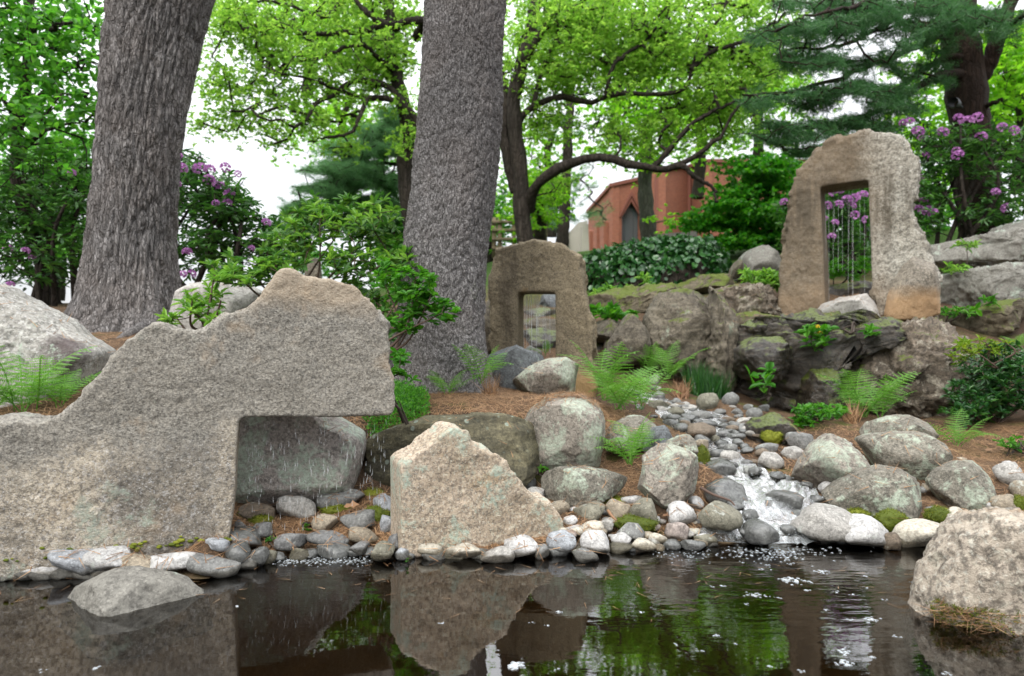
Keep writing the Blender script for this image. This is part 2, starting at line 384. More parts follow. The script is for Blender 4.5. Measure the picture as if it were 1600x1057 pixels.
for kx, cx in PEB.items():
    M['peb_' + kx] = stone(kx + '_cobble', cx, tuple(c * .78 for c in cx), tuple(c * .3 for c in cx), .42, 60, (.4, .42, .38), .15, 7, .5, tuple(c * .5 for c in cx), 3.5, rough=.75, bump=.5, bscale=16, tide=1)
M['peb_wet'] = stone('wet_cobble', (.12, .122, .115), (.075, .077, .072), (.02, .02, .019), .35, 50, None, 0, 4, .3, None, 4, rough=.38, bump=.3, bscale=14, wet=.6)
M['bark_pine'] = barkmat('pine_bark', (.045, .04, .037), (.2, .188, .182), (.44, .42, .41), vs=(1, 1, .25), scale=34, lichen=.35)
M['bark_scaly'] = barkmat('scaly_bark', (.05, .046, .044), (.24, .228, .225), (.5, .485, .475), vs=(1, 1, .5), scale=64, lichen=.6)
M['bark_dark'] = barkmat('dark_bark', (.018, .015, .012), (.04, .033, .027), (.075, .064, .053), scale=14, lichen=.1)
M['bark_red'] = barkmat('reddish_bark', (.012, .009, .007), (.03, .02, .015), (.055, .038, .028), scale=14)
M['bark_grey'] = barkmat('grey_bark', (.05, .05, .042), (.1, .1, .085), (.16, .155, .13), scale=14)
M['twig'] = plain('twig_bark', (.05, .038, .03), .85)
M['twig_red'] = plain('shrub_stem', (.085, .055, .042), .8)
M['oak'] = leafmat('oak_leaf', [(.1, .24, .02), (.17, .34, .035), (.27, .44, .06)], .56, (1.7, 1.65, 1.6))
M['oak2'] = leafmat('maple_leaf_bright', [(.1, .27, .014), (.17, .38, .02), (.25, .46, .026)], .58, (1.8, 1.8, 1.4))
M['beech'] = leafmat('broad_leaf', [(.04, .15, .02), (.07, .22, .03), (.13, .31, .042)], .5, (1.6, 1.8, .9))
M['maple'] = leafmat('layered_maple_leaf', [(.025, .15, .012), (.05, .22, .015), (.1, .28, .018)], .45, (1.4, 1.7, .8))
M['needle'] = leafmat('pine_needle', [(.02, .075, .022), (.04, .12, .038), (.07, .165, .05)], .35, (1.2, 1.4, 1.1), rough=.5)
M['needle_far'] = leafmat('far_pine_needle', [(.07, .17, .075), (.1, .22, .095), (.14, .27, .11)], .5, (1.5, 1.6, 1.3), rough=.5)
M['rhodo'] = leafmat('rhododendron_leaf', [(.025, .08, .02), (.045, .125, .03), (.09, .2, .04)], .36, (1.3, 1.6, .8), rough=.38, spec=.5)
M['azalea'] = leafmat('azalea_leaf', [(.075, .2, .022), (.13, .3, .035), (.22, .4, .055)], .42, (1.5, 1.5, 1.0))
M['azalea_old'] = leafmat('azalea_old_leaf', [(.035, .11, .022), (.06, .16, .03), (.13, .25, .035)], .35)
M['bright'] = leafmat('fresh_leaf', [(.03, .14, .01), (.05, .19, .012), (.08, .24, .016)], .4)
M['fern'] = leafmat('fern_frond', [(.075, .21, .025), (.11, .27, .035), (.16, .33, .05)], .4, (1.4, 1.5, 1.0))
M['ivy'] = leafmat('ivy_leaf', [(.01, .05, .012), (.018, .08, .016), (.04, .13, .025)], .2, (1.3, 1.6, .8), rough=.3, spec=.6)
M['bush'] = leafmat('glossy_bush_leaf', [(.012, .055, .014), (.022, .09, .018), (.045, .13, .02)], .25, (1.3, 1.6, .8), rough=.34, spec=.5)
M['bush_tip'] = leafmat('bush_tip_leaf', [(.09, .18, .012), (.14, .23, .015), (.2, .24, .02)], .4)
M['petal'] = leafmat('purple_petal', [(.34, .12, .36), (.44, .18, .45), (.54, .27, .54)], .35, (1.2, 1.2, 1.2), rough=.6)
M['petal_y'] = leafmat('yellow_petal', [(.6, .4, .02), (.7, .5, .03)], .3, (1.1, 1.1, 1))
M['dry'] = leafmat('dry_needle', [(.12, .062, .03), (.26, .145, .07), (.4, .25, .135)], .1, (1, 1, 1), rough=.7)
M['dryleaf'] = leafmat('dry_leaf', [(.2, .11, .06), (.3, .17, .09)], .15, (1, 1, 1), rough=.7)
M['mosscl'] = leafmat('moss_blade', [(.06, .085, .006), (.12, .15, .01), (.2, .22, .018)], .25, (1.2, 1.2, .8), rough=.7)
# ------------------------------------------------------------------ rock builders
_ico = {}
def ico(n):
    if n not in _ico:
        bm = bmesh.new(); bmesh.ops.create_icosphere(bm, subdivisions=n, radius=1.0)
        V = np.array([v.co[:] for v in bm.verts]); F = np.array([[v.index for v in f.verts] for f in bm.faces]); bm.free()
        _ico[n] = (V, F)
    return _ico[n]

CTRL = []     # terrain control points (x, y, z)

def polar(poly, c, n=720):
    """radius of a closed polygon seen from c, for n directions"""
    A = poly - c; B = np.roll(A, -1, axis=0); th = np.arange(n) / n * 2 * np.pi - np.pi
    dx, dy = np.cos(th)[:, None], np.sin(th)[:, None]
    ex, ey = B[:, 0] - A[:, 0], B[:, 1] - A[:, 1]
    den = dx * ey - dy * ex; den = np.where(abs(den) < 1e-9, 1e-9, den)
    t = (A[:, 0] * ey - A[:, 1] * ex) / den; s = (A[:, 0] * dy - A[:, 1] * dx) / den
    t = np.where((s >= -1e-6) & (s <= 1 + 1e-6) & (t > 0), t, -1).max(axis=1)
    t = np.where(t <= 0, np.median(t), t)
    k = np.array([1, 3, 5, 3, 1.]); k /= k.sum()
    return th, np.convolve(np.concatenate([t[-2:], t, t[:2]]), k, 'valid')

def rock_shape(outline, Y, depth, sub=5, e=.7, facets=6, amp=.05, freq=2.2, seed=0, rug=0.0, strata=0.0, sink=.12):
    poly = np.array([P(x, y, Y)[[0, 2]] for x, y in outline])
    lo = poly[:, 1].min(); hgt = poly[:, 1].max() - lo
    poly[:, 1] = np.where(poly[:, 1] < lo + .25 * hgt, poly[:, 1] - sink * hgt, poly[:, 1])
    c = (poly.min(0) + poly.max(0)) / 2
    th, r = polar(poly, c)
    D, F = ico(sub); m = np.hypot(D[:, 0], D[:, 2]); ang = np.arctan2(D[:, 2], D[:, 0])
    rr = np.interp(ang, np.append(th, np.pi), np.append(r, r[0]))
    me_ = np.power(m, e); ye = np.sign(D[:, 1]) * np.power(np.abs(D[:, 1]), .8) * depth / 2
    tq = abs((c[0]) / Y); hw = np.ptp(poly[:, 0]) / 2; kx = math.sqrt(max(.55, 1 - (depth / 2 * tq / hw) ** 2))   # a deep body off the axis shows its flank too
    size = max(np.ptp(poly[:, 0]), np.ptp(poly[:, 1])) / 2
    V = np.stack([np.cos(ang) * rr * me_, ye, np.sin(ang) * rr * me_], 1)
    g = np.random.default_rng(seed + 5)
    for i in range(facets + 5):           # flat broken faces
        n = g.normal(size=3); n[1] = -abs(n[1]) * 1.3 - .25; n /= np.linalg.norm(n)
        q = V / np.array([rr.mean(), depth / 2, rr.mean()]); d = g.uniform(.66, .93)
        x = q @ n - d; x = np.where(x > 0, x * .93, 0)
        V = V - (x[:, None] * n) * np.array([rr.mean(), depth / 2, rr.mean()])
    for ax, k2 in ((0, 0), (2, 1)):   # keep the outline's width and height after the cuts
        lo_, hi_ = V[:, ax].min(), V[:, ax].max(); a_, b_ = poly[:, k2].min() - c[k2], poly[:, k2].max() - c[k2]
        V[:, ax] = a_ + (V[:, ax] - lo_) * (b_ - a_) / (hi_ - lo_)
    nd = D * np.array([1, 1, 1])
    q = V / size * freq + seed * 3.7
    dsp = amp * fbm(q, 5, seed) + rug * fbm(q * 1.6, 5, seed + 9, .6, True)
    if strata: dsp = dsp + strata * fbm(np.stack([q[:, 0] * .5, q[:, 1] * .5, q[:, 2] * 3.2], 1), 4, seed + 4)
    dsp = dsp + .3 * amp * fbm(q * 6, 4, seed + 2, .6) + (.35 * amp + .32 * rug) * facet(q * 1.9 + .3 * fbm(q * 3, 2, seed)[:, None], seed + 3) + (.12 * amp + .13 * rug) * facet(q * 5, seed + 11)
    V = V + nd * (dsp * size)[:, None]
    V[:, 0] *= kx
    return V + np.array([c[0], Y, c[1]]), F, lo, hgt

def boulder(name, label, outline, Y, depth, mat, cat='boulder', group=None, ctrl=True, **kw):
    kw.setdefault('seed', len(bpy.data.objects) % 997)
    V, F, lo, hgt = rock_shape(outline, Y, depth, **kw)
    o = obj(name, V, F, M[mat]); tag(o, label, cat, group)
    if ctrl: CTRL.append(((V[:, 0].min() + V[:, 0].max()) / 2, Y, lo + .05 * hgt))
    return o

PEBGROUP = {}
def pebble(label, cxy, w, h, col, crop=(1, 0, 0), Y=None, group=None, name='cobble', sub=3, seed=None, ctrl=True, e=.85, dz=0.0):
    k, ox, oy = crop; s_ = 1.1 if k != 1 else 1.0; w, h = w * s_, h * s_; cx, cy, w, h = ox + cxy[0] * k, oy + cxy[1] * k, w * k, h * k
    if Y is None: Y = gy(cx, cy + h * .42)
    seed = len(bpy.data.objects) if seed is None else seed
    g = np.random.default_rng(seed)
    a, b = w / FPX * Y / 2, h / FPX * Y / 2
    D, F = ico(sub); V = np.sign(D) * np.abs(D) ** g.uniform(.78, .95)
    for i in range(11):
        n = g.normal(size=3); n /= np.linalg.norm(n); d = g.uniform(.6, .95)
        x = V @ n - d; V = V - np.where(x > 0, x * .9, 0)[:, None] * n
    V = V * (1 + .14 * fbm(D * 1.4 + seed, 3, seed)[:, None] + .05 * fbm(D * 5 + seed, 3, seed + 3)[:, None] + .03 * facet(D * 2.3 + seed, seed + 1)[:, None])
    ext = np.abs(V).max(0); V = V / ext
    t = g.uniform(-.18, .18); V = V * np.array([a, min(a, b * 1.7) * g.uniform(.85, 1.1), b * 1.05])
    x, z = V[:, 0].copy(), V[:, 2].copy(); V[:, 0] = x * math.cos(t) - z * math.sin(t); V[:, 2] = x * math.sin(t) + z * math.cos(t)
    c = P(cx, cy, Y); V = V + c + np.array([0, 0, dz])
    o = obj(name, V, F, M['peb_' + col]); tag(o, label, 'stone', group)
    if ctrl and Y < 6: CTRL.append((c[0], Y, c[2] - b * .42 - (.04 if c[2] - b * .42 < .055 else 0)))
    return o

def slab_shape(outline, p0, ang, thick, hole=None, voxel=.012, smooth=5, amp=.012, seed=0, rough_top=.0, freq=5, crisp=None):
    """carved slab: outline given where its front face is seen; face plane through p0, normal (sin a, -cos a)"""
    n = np.array([math.sin(ang), -math.cos(ang)]); t = np.array([math.cos(ang), math.sin(ang)])
    def uz(px, py):
        d = np.array([(px - 800) / FPX, 1.0]); Yh = (n @ np.array(p0)) / (n @ d); w = d * Yh
        return ((w - np.array(p0)) @ t, H + (528.5 - py) / FPX * Yh)
    loops = [[Vector((*uz(*q), 0)) for q in outline]]
    if hole: loops.append([Vector((*uz(*q), 0)) for q in hole])
    tri = tessellate_polygon(loops); flat = [v for l in loops for v in l]; N = len(flat)
    def w3(v, off): 
        q = np.array(p0) + t * v.x - n * off
        return (q[0], q[1], v.y)
    vs = [w3(v, 0) for v in flat] + [w3(v, thick) for v in flat]
    fs = [tuple(f) for f in tri] + [tuple(N + i for i in reversed(f)) for f in tri]
    b = 0
    for l in loops:
        k = len(l)
        for i in range(k): j = (i + 1) % k; fs.append((b + i, b + j, N + b + j, N + b + i))
        b += k
    bm = bmesh.new(); bv = [bm.verts.new(v) for v in vs]; bm.verts.ensure_lookup_table()
    for f in fs:
        try: bm.faces.new([bv[i] for i in f])
        except ValueError: pass
    bmesh.ops.recalc_face_normals(bm, faces=bm.faces)
    me = bpy.data.meshes.new('tmp'); bm.to_mesh(me); bm.free()
    o = bpy.data.objects.new('tmp', me); C.objects.link(o)
    r = o.modifiers.new('r', 'REMESH'); r.mode = 'VOXEL'; r.voxel_size = voxel
    s_ = o.modifiers.new('s', 'SMOOTH'); s_.factor = .5; s_.iterations = smooth
    dg = bpy.context.evaluated_depsgraph_get(); ev = o.evaluated_get(dg); m2 = bpy.data.meshes.new_from_object(ev)
    nv = len(m2.vertices); V = np.empty(nv * 3); m2.vertices.foreach_get('co', V); V = V.reshape(-1, 3)
    Nn = np.empty(nv * 3); m2.vertices.foreach_get('normal', Nn); Nn = Nn.reshape(-1, 3)
    F = np.array([list(p.vertices) if len(p.vertices) == 4 else list(p.vertices) + [p.vertices[-1]] for p in m2.polygons])
    bpy.data.objects.remove(o); bpy.data.meshes.remove(me); bpy.data.meshes.remove(m2)
    d = amp * (1.1 * fbm(V * freq + seed, 4, seed) + .55 * fbm(V * freq * 6 + seed, 4, seed + 5, .6))
    keep = np.ones(len(V))
    if crisp:                     # sawn edges of the opening stay straight
        cz = np.array([uz(*q) for q in crisp]); uu = np.stack([(V[:, :2] - np.array(p0)) @ t, V[:, 2]], 1); dm = np.full(len(V), 9.0)
        for a_, b_ in zip(cz[:-1], cz[1:]):
            e_ = b_ - a_; s2 = np.clip(((uu - a_) @ e_) / (e_ @ e_), 0, 1); dm = np.minimum(dm, np.linalg.norm(uu - a_ - s2[:, None] * e_, axis=1))
        keep = np.clip((dm - .012) / .07, .06, 1)
    face = np.abs(Nn[:, 0] * n[0] + Nn[:, 1] * n[1])
    d = d + rough_top * (1 - face) * fbm(V * freq * 1.7 + seed, 4, seed + 8, .6, True)
    d = d + rough_top * (.25 + .9 * (1 - face)) * facet(V * freq * 1.3 + seed, seed + 2)
    d = d + rough_top * .5 * np.clip(fbm(V * 2.3 + seed, 3, seed + 6), -1, .3)
    return V + Nn * (d * keep)[:, None], F

# ------------------------------------------------------------------ carved stones
XF = lambda k, ox, oy, pts: [(ox + x * k, oy + y * k) for x, y in pts]
big = [(-190, 905), (-190, 700), (-120, 668), (-40, 660), (25, 659), (61, 663), (80, 658), (95, 652), (137, 609), (166, 578), (177, 557), (203, 533), (222, 517), (241, 507), (252, 508), (265, 515), (290, 518), (303, 519), (322, 515),
       (337, 500), (352, 490), (375, 488), (393, 485), (406, 472), (414, 460), (427, 443), (441, 425), (452, 422), (478, 434), (500, 437), (520, 438), (554, 447), (561, 455), (567, 464), (582, 472), (590, 482), (597, 494), (606, 506),
       (609, 528), (609, 570), (615, 591), (619, 617), (618, 638), (611, 650), (520, 653), (486, 652), (374, 653), (370, 700), (366, 783), (361, 825), (355, 852), (352, 905)]
A1 = R(20); p_big = ((370 - 800) / FPX * 2.95, 2.95)
V, F = slab_shape(big, p_big, A1, .30, voxel=.0105, smooth=2, amp=.012, seed=3, rough_top=.012, crisp=[(611, 650), (374, 653), (366, 783), (352, 905)])
o = obj('carved_stone', V, F, M['granite']); tag(o, 'largest weathered granite slab with stepped crest and square notch cut under its overhang', 'carved stone', 'carved waterfall stones')
# shallow broken lip above the notch is part of the stone
mid = [(627, 870), (627, 846), (628, 800), (627, 740), (627, 728), (634, 722), (650, 715), (675, 692), (695, 677), (705, 669), (712, 667), (720, 669), (729, 677), (734, 690), (738, 700), (747, 699), (757, 706), (777, 710),
       (790, 721), (800, 737), (812, 755), (825, 771), (836, 785), (857, 785), (872, 800), (882, 818), (884, 832), (884, 870)]
p_mid = ((720 - 800) / FPX * 3.02, 3.02)
V, F = slab_shape(mid, p_mid, R(21), .26, voxel=.0095, smooth=2, amp=.011, seed=8, rough_top=.011, freq=7, crisp=[(627, 870), (627, 728)])
o = obj('carved_stone', V, F, M['granite_pink']); tag(o, 'low pinkish granite slab with a pointed crest at the water edge', 'carved stone', 'carved waterfall stones')
CTRL.append((p_mid[0], 3.05, .03)); CTRL.append((p_big[0] - .5, 2.9, .03))

arch = [(764, 640), (766, 541), (768, 506), (765, 456), (766, 427), (769, 403), (777, 390), (799, 383), (816, 381), (834, 375), (857, 380), (878, 387), (892, 393), (904, 401), (908, 424), (910, 456), (916, 482), (923, 500), (925, 529),
        (925, 559), (928, 594), (928, 640), (900, 640), (868, 632), (868, 457), (808, 457), (808, 640)]
p_ar = ((845 - 800) / FPX * 5.7, 5.7)
V, F = slab_shape(arch, p_ar, R(-12), .3, voxel=.014, smooth=2, amp=.013, seed=14, rough_top=.022, freq=5, crisp=[(868, 640), (868, 457), (808, 457), (808, 640)])
o = obj('carved_stone', V, F, M['granite_arch']); tag(o, 'brown upright granite slab with square window, behind the thick straight trunk', 'carved stone', 'carved waterfall stones')
gate = [(1216, 520), (1218, 477), (1220, 426), (1228, 361), (1238, 301), (1250, 261), (1264, 246), (1273, 234), (1290, 226), (1321, 216), (1341, 206), (1351, 202), (1366, 207), (1396, 206), (1412, 211), (1418, 226), (1427, 246), (1431, 261),
        (1426, 286), (1423, 321), (1430, 357), (1444, 368), (1449, 381), (1444, 395), (1452, 410), (1462, 425), (1460, 500), (1366, 500), (1363, 441), (1357, 281), (1281, 292), (1287, 400), (1290, 520)]
p_ga = ((1320 - 800) / FPX * 6.8, 6.8)
V, F = slab_shape(gate, p_ga, R(-31), .42, voxel=.018, smooth=2, amp=.02, seed=20, rough_top=.04, freq=4, crisp=[(1363, 441), (1357, 281), (1281, 292), (1287, 400), (1290, 520)])
o = obj('carved_stone', V, F, M['granite_gate']); tag(o, 'tallest pale granite arch with doorway, standing above the dark wet ledge', 'carved stone', 'carved waterfall stones')
CTRL.append((p_ar[0], 5.75, P(845, 612, 5.75)[2])); CTRL.append((p_ga[0], 6.9, P(1320, 498, 6.9)[2]))

# ------------------------------------------------------------------ boulders
c2 = lambda p: XF(.25, 600, 640, p); c1 = lambda p: XF(.25, 350, 640, p); c5 = lambda p: XF(.284, 1200, 600, p); c4 = lambda p: XF(.21875, 900, 680, p)
boulder('boulder', 'pale rough granite boulder rising from the pond, closest to the viewer', [(1424, 985), (1431, 945), (1443, 915), (1460, 884), (1479, 852), (1496, 826), (1524, 808), (1556, 801), (1605, 803), (1680, 815), (1730, 880), (1745, 985)], 2.33, .42, 'granite_near', sub=6, e=.5, facets=6, amp=.07, rug=.03, seed=41, ctrl=False, sink=.3)
boulder('boulder', 'low domed grey rock awash in the pond before the largest slab', [(80, 968), (98, 942), (112, 920), (150, 901), (190, 892), (230, 899), (270, 911), (296, 925), (318, 945), (330, 968)], 2.48, .34, 'grey_rock', sub=5, e=.8, facets=3, amp=.05, seed=42, ctrl=False, sink=.8)
ST = boulder('boulder', 'white-grey lichened boulder with a purple-brown stain beside ferns', [(-120, 650), (-120, 445), (-40, 440), (0, 456), (40, 476), (75, 492), (105, 512), (140, 530), (165, 543), (180, 556), (165, 590), (135, 625), (60, 655)], 3.75, .75, 'pale_rock', sub=6, e=.6, amp=.05, seed=43)
_q = P(98, 545, 3.5) - np.array(ST.location)
def z_stain(k, v, col):
    tcn = k.n('TexCoord'); mpn = k.n('Mapping'); k.set(mpn.inputs['Vector'], tcn.outputs['Object']); mpn.inputs['Location'].default_value = tuple(-_q); gr = k.n('VectorMath', operation='LENGTH'); k.set(gr.inputs[0], mpn.outputs[0])
    f = k.math('ADD', gr.outputs['Value'], k.math('MULTIPLY', k.math('SUBTRACT', k.noise(v, 7, 7, .7), .5), .3))
    return k.mix(k.math('MULTIPLY', k.ramp(f, [(.1, 1), (.2, 0)]), .85), col, (.07, .05, .05))
ST.data.materials[0] = stone('stained_lichen_rock', (.46, .44, .4), (.3, .29, .26), (.1, .095, .085), .45, 38, (.4, .47, .38), .12, 4, .5, (.2, .19, .165), 3.0, bump=.9, bscale=10, zones=z_stain)
boulder('boulder', 'big flat-faced boulder with pale green lichen seen through the notch', [(330, 740), (332, 640), (350, 585), (400, 566), (450, 575), (495, 610)] + c1([(700, 60), (800, 110), (875, 165), (885, 250), (868, 330), (835, 400), (700, 460), (600, 500), (500, 545), (300, 575), (100, 560)]), 3.62, .62, 'lichen_rock', sub=6, e=.42, facets=-3, amp=.025, seed=44)
boulder('boulder', 'long dark olive boulder lying behind the pointed pinkish slab', [(570, 772), (571, 690), (578, 683), (600, 672), (650, 657), (725, 645), (762, 647), (800, 656), (815, 661), (832, 672), (846, 685), (851, 702), (847, 717), (832, 732), (812, 739), (770, 770), (680, 785)], 3.68, .6, 'dark_rock', sub=6, e=.55, facets=7, amp=.045, seed=45, strata=.05)
boulder('boulder', 'rounded boulder of pale green lichen topped by brown pine needles', [(812, 668), (830, 640), (855, 624), (885, 617), (912, 619), (936, 634), (943, 655), (942, 680), (932, 713), (905, 722), (870, 720), (845, 712), (825, 700)], 4.0, .65, 'lichen_green', sub=6, e=.5, facets=-2, amp=.045, seed=46)
boulder('boulder', 'low grey-green oval boulder among needles behind the shore cobbles', c2([(985, 440), (1020, 400), (1150, 370), (1300, 362), (1400, 385), (1480, 420), (1540, 442), (1500, 500), (1350, 550), (1200, 578), (1080, 572), (1020, 510)]), 3.52, .3, 'bank_rock', sub=5, e=.7, facets=4, seed=47)
boulder('boulder', 'upright lichened boulder at the stream bank below the middle fern', c4([(450, 415), (500, 300), (508, 180), (560, 110), (650, 72), (720, 98), (800, 118), (870, 170), (890, 250), (882, 380), (850, 452), (700, 472), (550, 467), (480, 445)]), 3.45, .26, 'lichen_green', sub=6, e=.6, facets=6, seed=48)
boulder('boulder', 'squarish lichened block tucked behind the upright bank boulder', [(1042, 712), (1042, 693), (1062, 683), (1084, 681), (1089, 693), (1090, 715)], 3.72, .24, 'bank_rock', e=.55, seed=49)
boulder('boulder', 'broad grey boulder partly hidden behind the middle fern', [(943, 690), (948, 676), (958, 664), (987, 651), (1019, 653), (1035, 667), (1030, 695), (980, 705)], 4.2, .4, 'bank_rock', e=.65, seed=50)
boulder('boulder', 'slate grey boulder between the middle fern and the stream', [(1004, 702), (1010, 685), (1024, 669), (1042, 666), (1055, 680), (1054, 698), (1030, 706)], 4.02, .28, 'slate_rock', e=.65, seed=51)
boulder('boulder', 'pointed mint-lichened boulder on the stream bank above the wet stones', c5([(158, 545), (200, 460), (270, 350), (370, 282), (420, 298), (500, 358), (570, 418), (588, 458), (560, 520), (400, 548), (300, 568), (200, 563)]), 3.8, .42, 'lichen_green', e=.68, seed=52)
boulder('boulder', 'rearmost boulder of the bank heap, beneath the ferns', c5([(540, 290), (590, 220), (700, 185), (800, 178), (900, 195), (938, 250), (950, 320), (700, 340)]), 4.35, .4, 'bank_rock', e=.65, seed=53)
boulder('boulder', 'wide flat-topped pale boulder in the bank heap', c5([(488, 310), (560, 280), (700, 268), (820, 273), (900, 308), (970, 358), (1018, 420), (1004, 455), (860, 505), (700, 495), (600, 460), (540, 370)]), 4.05, .48, 'bank_rock', e=.6, facets=7, seed=54)
boulder('boulder', 'large triangular olive-grey boulder above the white shore stones', c5([(305, 620), (400, 550), (520, 480), (640, 460), (760, 478), (860, 568), (922, 640), (930, 690), (870, 745), (700, 722), (560, 714), (420, 704), (330, 675)]), 3.5, .4, 'bank_rock', sub=6, e=.65, facets=5, seed=55)
boulder('boulder', 'dark rounded boulder behind the near granite boulder', c5([(876, 545), (940, 480), (1080, 428), (1200, 426), (1248, 470), (1240, 600), (1205, 695), (1080, 688), (980, 645), (900, 590)]), 3.66, .34, 'bank_rock', sub=5, e=.68, seed=56)
boulder('boulder', 'dark knobbly rock on the far stream edge', [(1163, 692), (1168, 668), (1180, 658), (1200, 655), (1222, 646), (1242, 655), (1246, 672), (1235, 690), (1200, 698)], 4.75, .35, 'wet_rock', e=.7, rug=.08, seed=57)
boulder('boulder', 'smooth white boulder behind the azalea beside the leaning trunk', [(262, 520), (282, 455), (303, 443), (336, 439), (382, 448), (412, 470), (425, 520)], 5.4, .8, 'pale_rock', e=.75, facets=2, amp=.03, seed=58)
boulder('stone_post', 'stubby brown stone post among the azalea stems', [(476, 450), (477, 408), (484, 402), (499, 406), (504, 450)], 6.2, .16, 'ledge_rock', cat='post', e=.6, ctrl=False, seed=59)
boulder('boulder', 'blue-grey fractured block against the foot of the brown carved slab', [(755, 606), (756, 549), (775, 543), (804, 539), (818, 547), (852, 556), (845, 580), (812, 604), (780, 610)], 5.25, .4, 'slate_rock', e=.55, facets=9, seed=60)
boulder('boulder', 'domed mint-green boulder in front of the brown carved slab', [(800, 616), (808, 594), (828, 573), (848, 561), (872, 558), (890, 572), (899, 594), (906, 618), (860, 624)], 5.0, .42, 'lichen_green', e=.65, seed=61)
boulder('boulder', 'pale block wedged between the thick trunk and the brown slab', [(750, 560), (752, 470), (772, 462), (790, 480), (790, 560)], 6.3, .4, 'ledge_rock', e=.55, seed=62, ctrl=False)
# ledges of the cascade behind the window of the brown slab
for i, (ol, Y, mt, lb) in enumerate([
        ([(795, 525), (800, 503), (830, 497), (885, 502), (888, 522)], 7.3, 'ledge_rock', 'flat ledge stone seen low in the brown slab window'),
        ([(800, 565), (806, 520), (840, 514), (882, 518), (884, 565)], 6.9, 'wet_rock', 'dark wet ledge stone at the foot of the window view'),
        ([(798, 510), (810, 488), (850, 482), (882, 488), (886, 508)], 7.9, 'wet_rock', 'dark middle ledge stone seen in the slab window'),
        ([(840, 490), (848, 462), (872, 457), (892, 470), (892, 492)], 8.6, 'slate_rock', 'highest grey ledge stone seen in the slab window'),
        ([(806, 575), (812, 552), (826, 541), (842, 548), (850, 575)], 6.3, 'grey_rock', 'rounded grey stone inside the slab window sill')]):
    boulder('boulder', lb, ol, Y, .6, mt, e=.55, facets=5, seed=70 + i, strata=.06, ctrl=False)
# ------------------------------------------------------------------ outcrops and ledges
cl_ = lambda p: XF(.246, 900, 380, p); ca = lambda p: XF(.265, 1080, 380, p); cr = lambda p: XF(.3688, 1250, 330, p)
boulder('rock_outcrop', 'tall furrowed tan rock face at the head of the stream', cl_([(430, 760), (428, 600), (440, 480), (520, 330), (620, 312), (760, 300), (860, 300), (905, 400), (890, 560), (905, 760), (905, 900), (700, 905), (560, 860)]), 6.75, 1.0, 'ledge_rock', 'outcrop', sub=6, e=.5, facets=6, amp=.05, rug=.05, freq=3, seed=80)
boulder('rock_outcrop', 'leaning brown rock beside the furrowed face, behind the tall ferns', cl_([(150, 790), (190, 640), (330, 480), (430, 450), (470, 560), (460, 720), (420, 800)]), 6.55, .7, 'ledge_rock', 'outcrop', e=.55, rug=.04, seed=81)
boulder('rock_outcrop', 'thin shelf of rock jutting beside the brown carved slab', cl_([(80, 505), (200, 492), (330, 490), (330, 540), (250, 600), (90, 618)]), 6.9, .8, 'ledge_rock', 'outcrop', e=.5, rug=.03, seed=82, strata=.05)
boulder('rock_outcrop', 'dark recessed stone under the thin rock shelf', cl_([(80, 780), (90, 630), (190, 620), (210, 780)]), 7.0, .6, 'wet_rock', 'outcrop', e=.55, seed=83)
boulder('rock_outcrop', 'long mossy tan bedrock slope below the ivy hedge', cl_([(0, 500), (50, 380), (160, 320), (300, 282), (450, 275), (600, 280), (740, 300), (800, 340), (600, 420), (400, 440), (200, 500)]), 8.4, 1.6, 'mossy_rock', 'outcrop', sub=6, e=.6, rug=.05, seed=84, strata=.04)
boulder('rock_outcrop', 'brown bedrock hump at the end of the ivy hedge', cl_([(640, 275), (700, 240), (780, 213), (900, 208), (1030, 228), (1060, 280), (1000, 310), (760, 320)]), 9.2, 1.0, 'mossy_rock', 'outcrop', e=.6, rug=.05, seed=85)
boulder('boulder', 'round dark boulder between the ivy hedge and tallest arch', cl_([(1010, 210), (1040, 90), (1090, 45), (1150, 25), (1260, 28), (1330, 60), (1340, 220), (1150, 240)]), 9.6, 1.0, 'grey_rock', e=.65, seed=86)
boulder('boulder', 'small pale boulder at the base of the round dark boulder', cl_([(975, 215), (990, 160), (1030, 110), (1075, 150), (1080, 215)]), 9.3, .5, 'ledge_rock', e=.65, seed=87, ctrl=False)
boulder('rock_outcrop', 'knobby grey-black bedrock left bare beside the tallest arch', cl_([(830, 460), (850, 330), (920, 285), (1050, 280), (1200, 285), (1330, 300), (1340, 440), (1200, 470), (950, 490)]), 7.3, .9, 'outcrop', 'outcrop', sub=6, e=.55, rug=.11, amp=.06, freq=3.2, seed=88)
boulder('rock_outcrop', 'needle-strewn mossy step beneath the knobby bedrock', cl_([(860, 620), (900, 520), (960, 460), (1080, 440), (1200, 470), (1330, 480), (1330, 600), (1000, 640)]), 6.8, .7, 'mossy_rock', 'outcrop', e=.55, rug=.05, seed=89)
boulder('wet_ledge', 'black dripping moss-hung rock face below the tallest arch', ca([(150, 900), (130, 700), (150, 580), (230, 530), (430, 500), (560, 478), (700, 470), (900, 440), (1100, 400), (1200, 420), (1230, 520), (1050, 580), (930, 640), (760, 700), (700, 860), (650, 1000), (400, 1000)]), 6.2, 1.15, 'wet_rock', 'ledge', sub=6, e=.45, facets=4, amp=.08, rug=.05, freq=3.0, seed=90, strata=.09)
boulder('wet_ledge', 'glistening black lip of rock along the top of the drip face', ca([(420, 560), (430, 505), (520, 488), (640, 486), (850, 492), (1000, 470), (1090, 420), (1240, 385), (1250, 440), (1080, 520), (900, 585), (700, 600), (500, 590)]), 5.95, .55, 'wet_rock', 'ledge', sub=6, e=.55, rug=.04, freq=3.0, seed=91, strata=.08, ctrl=False)
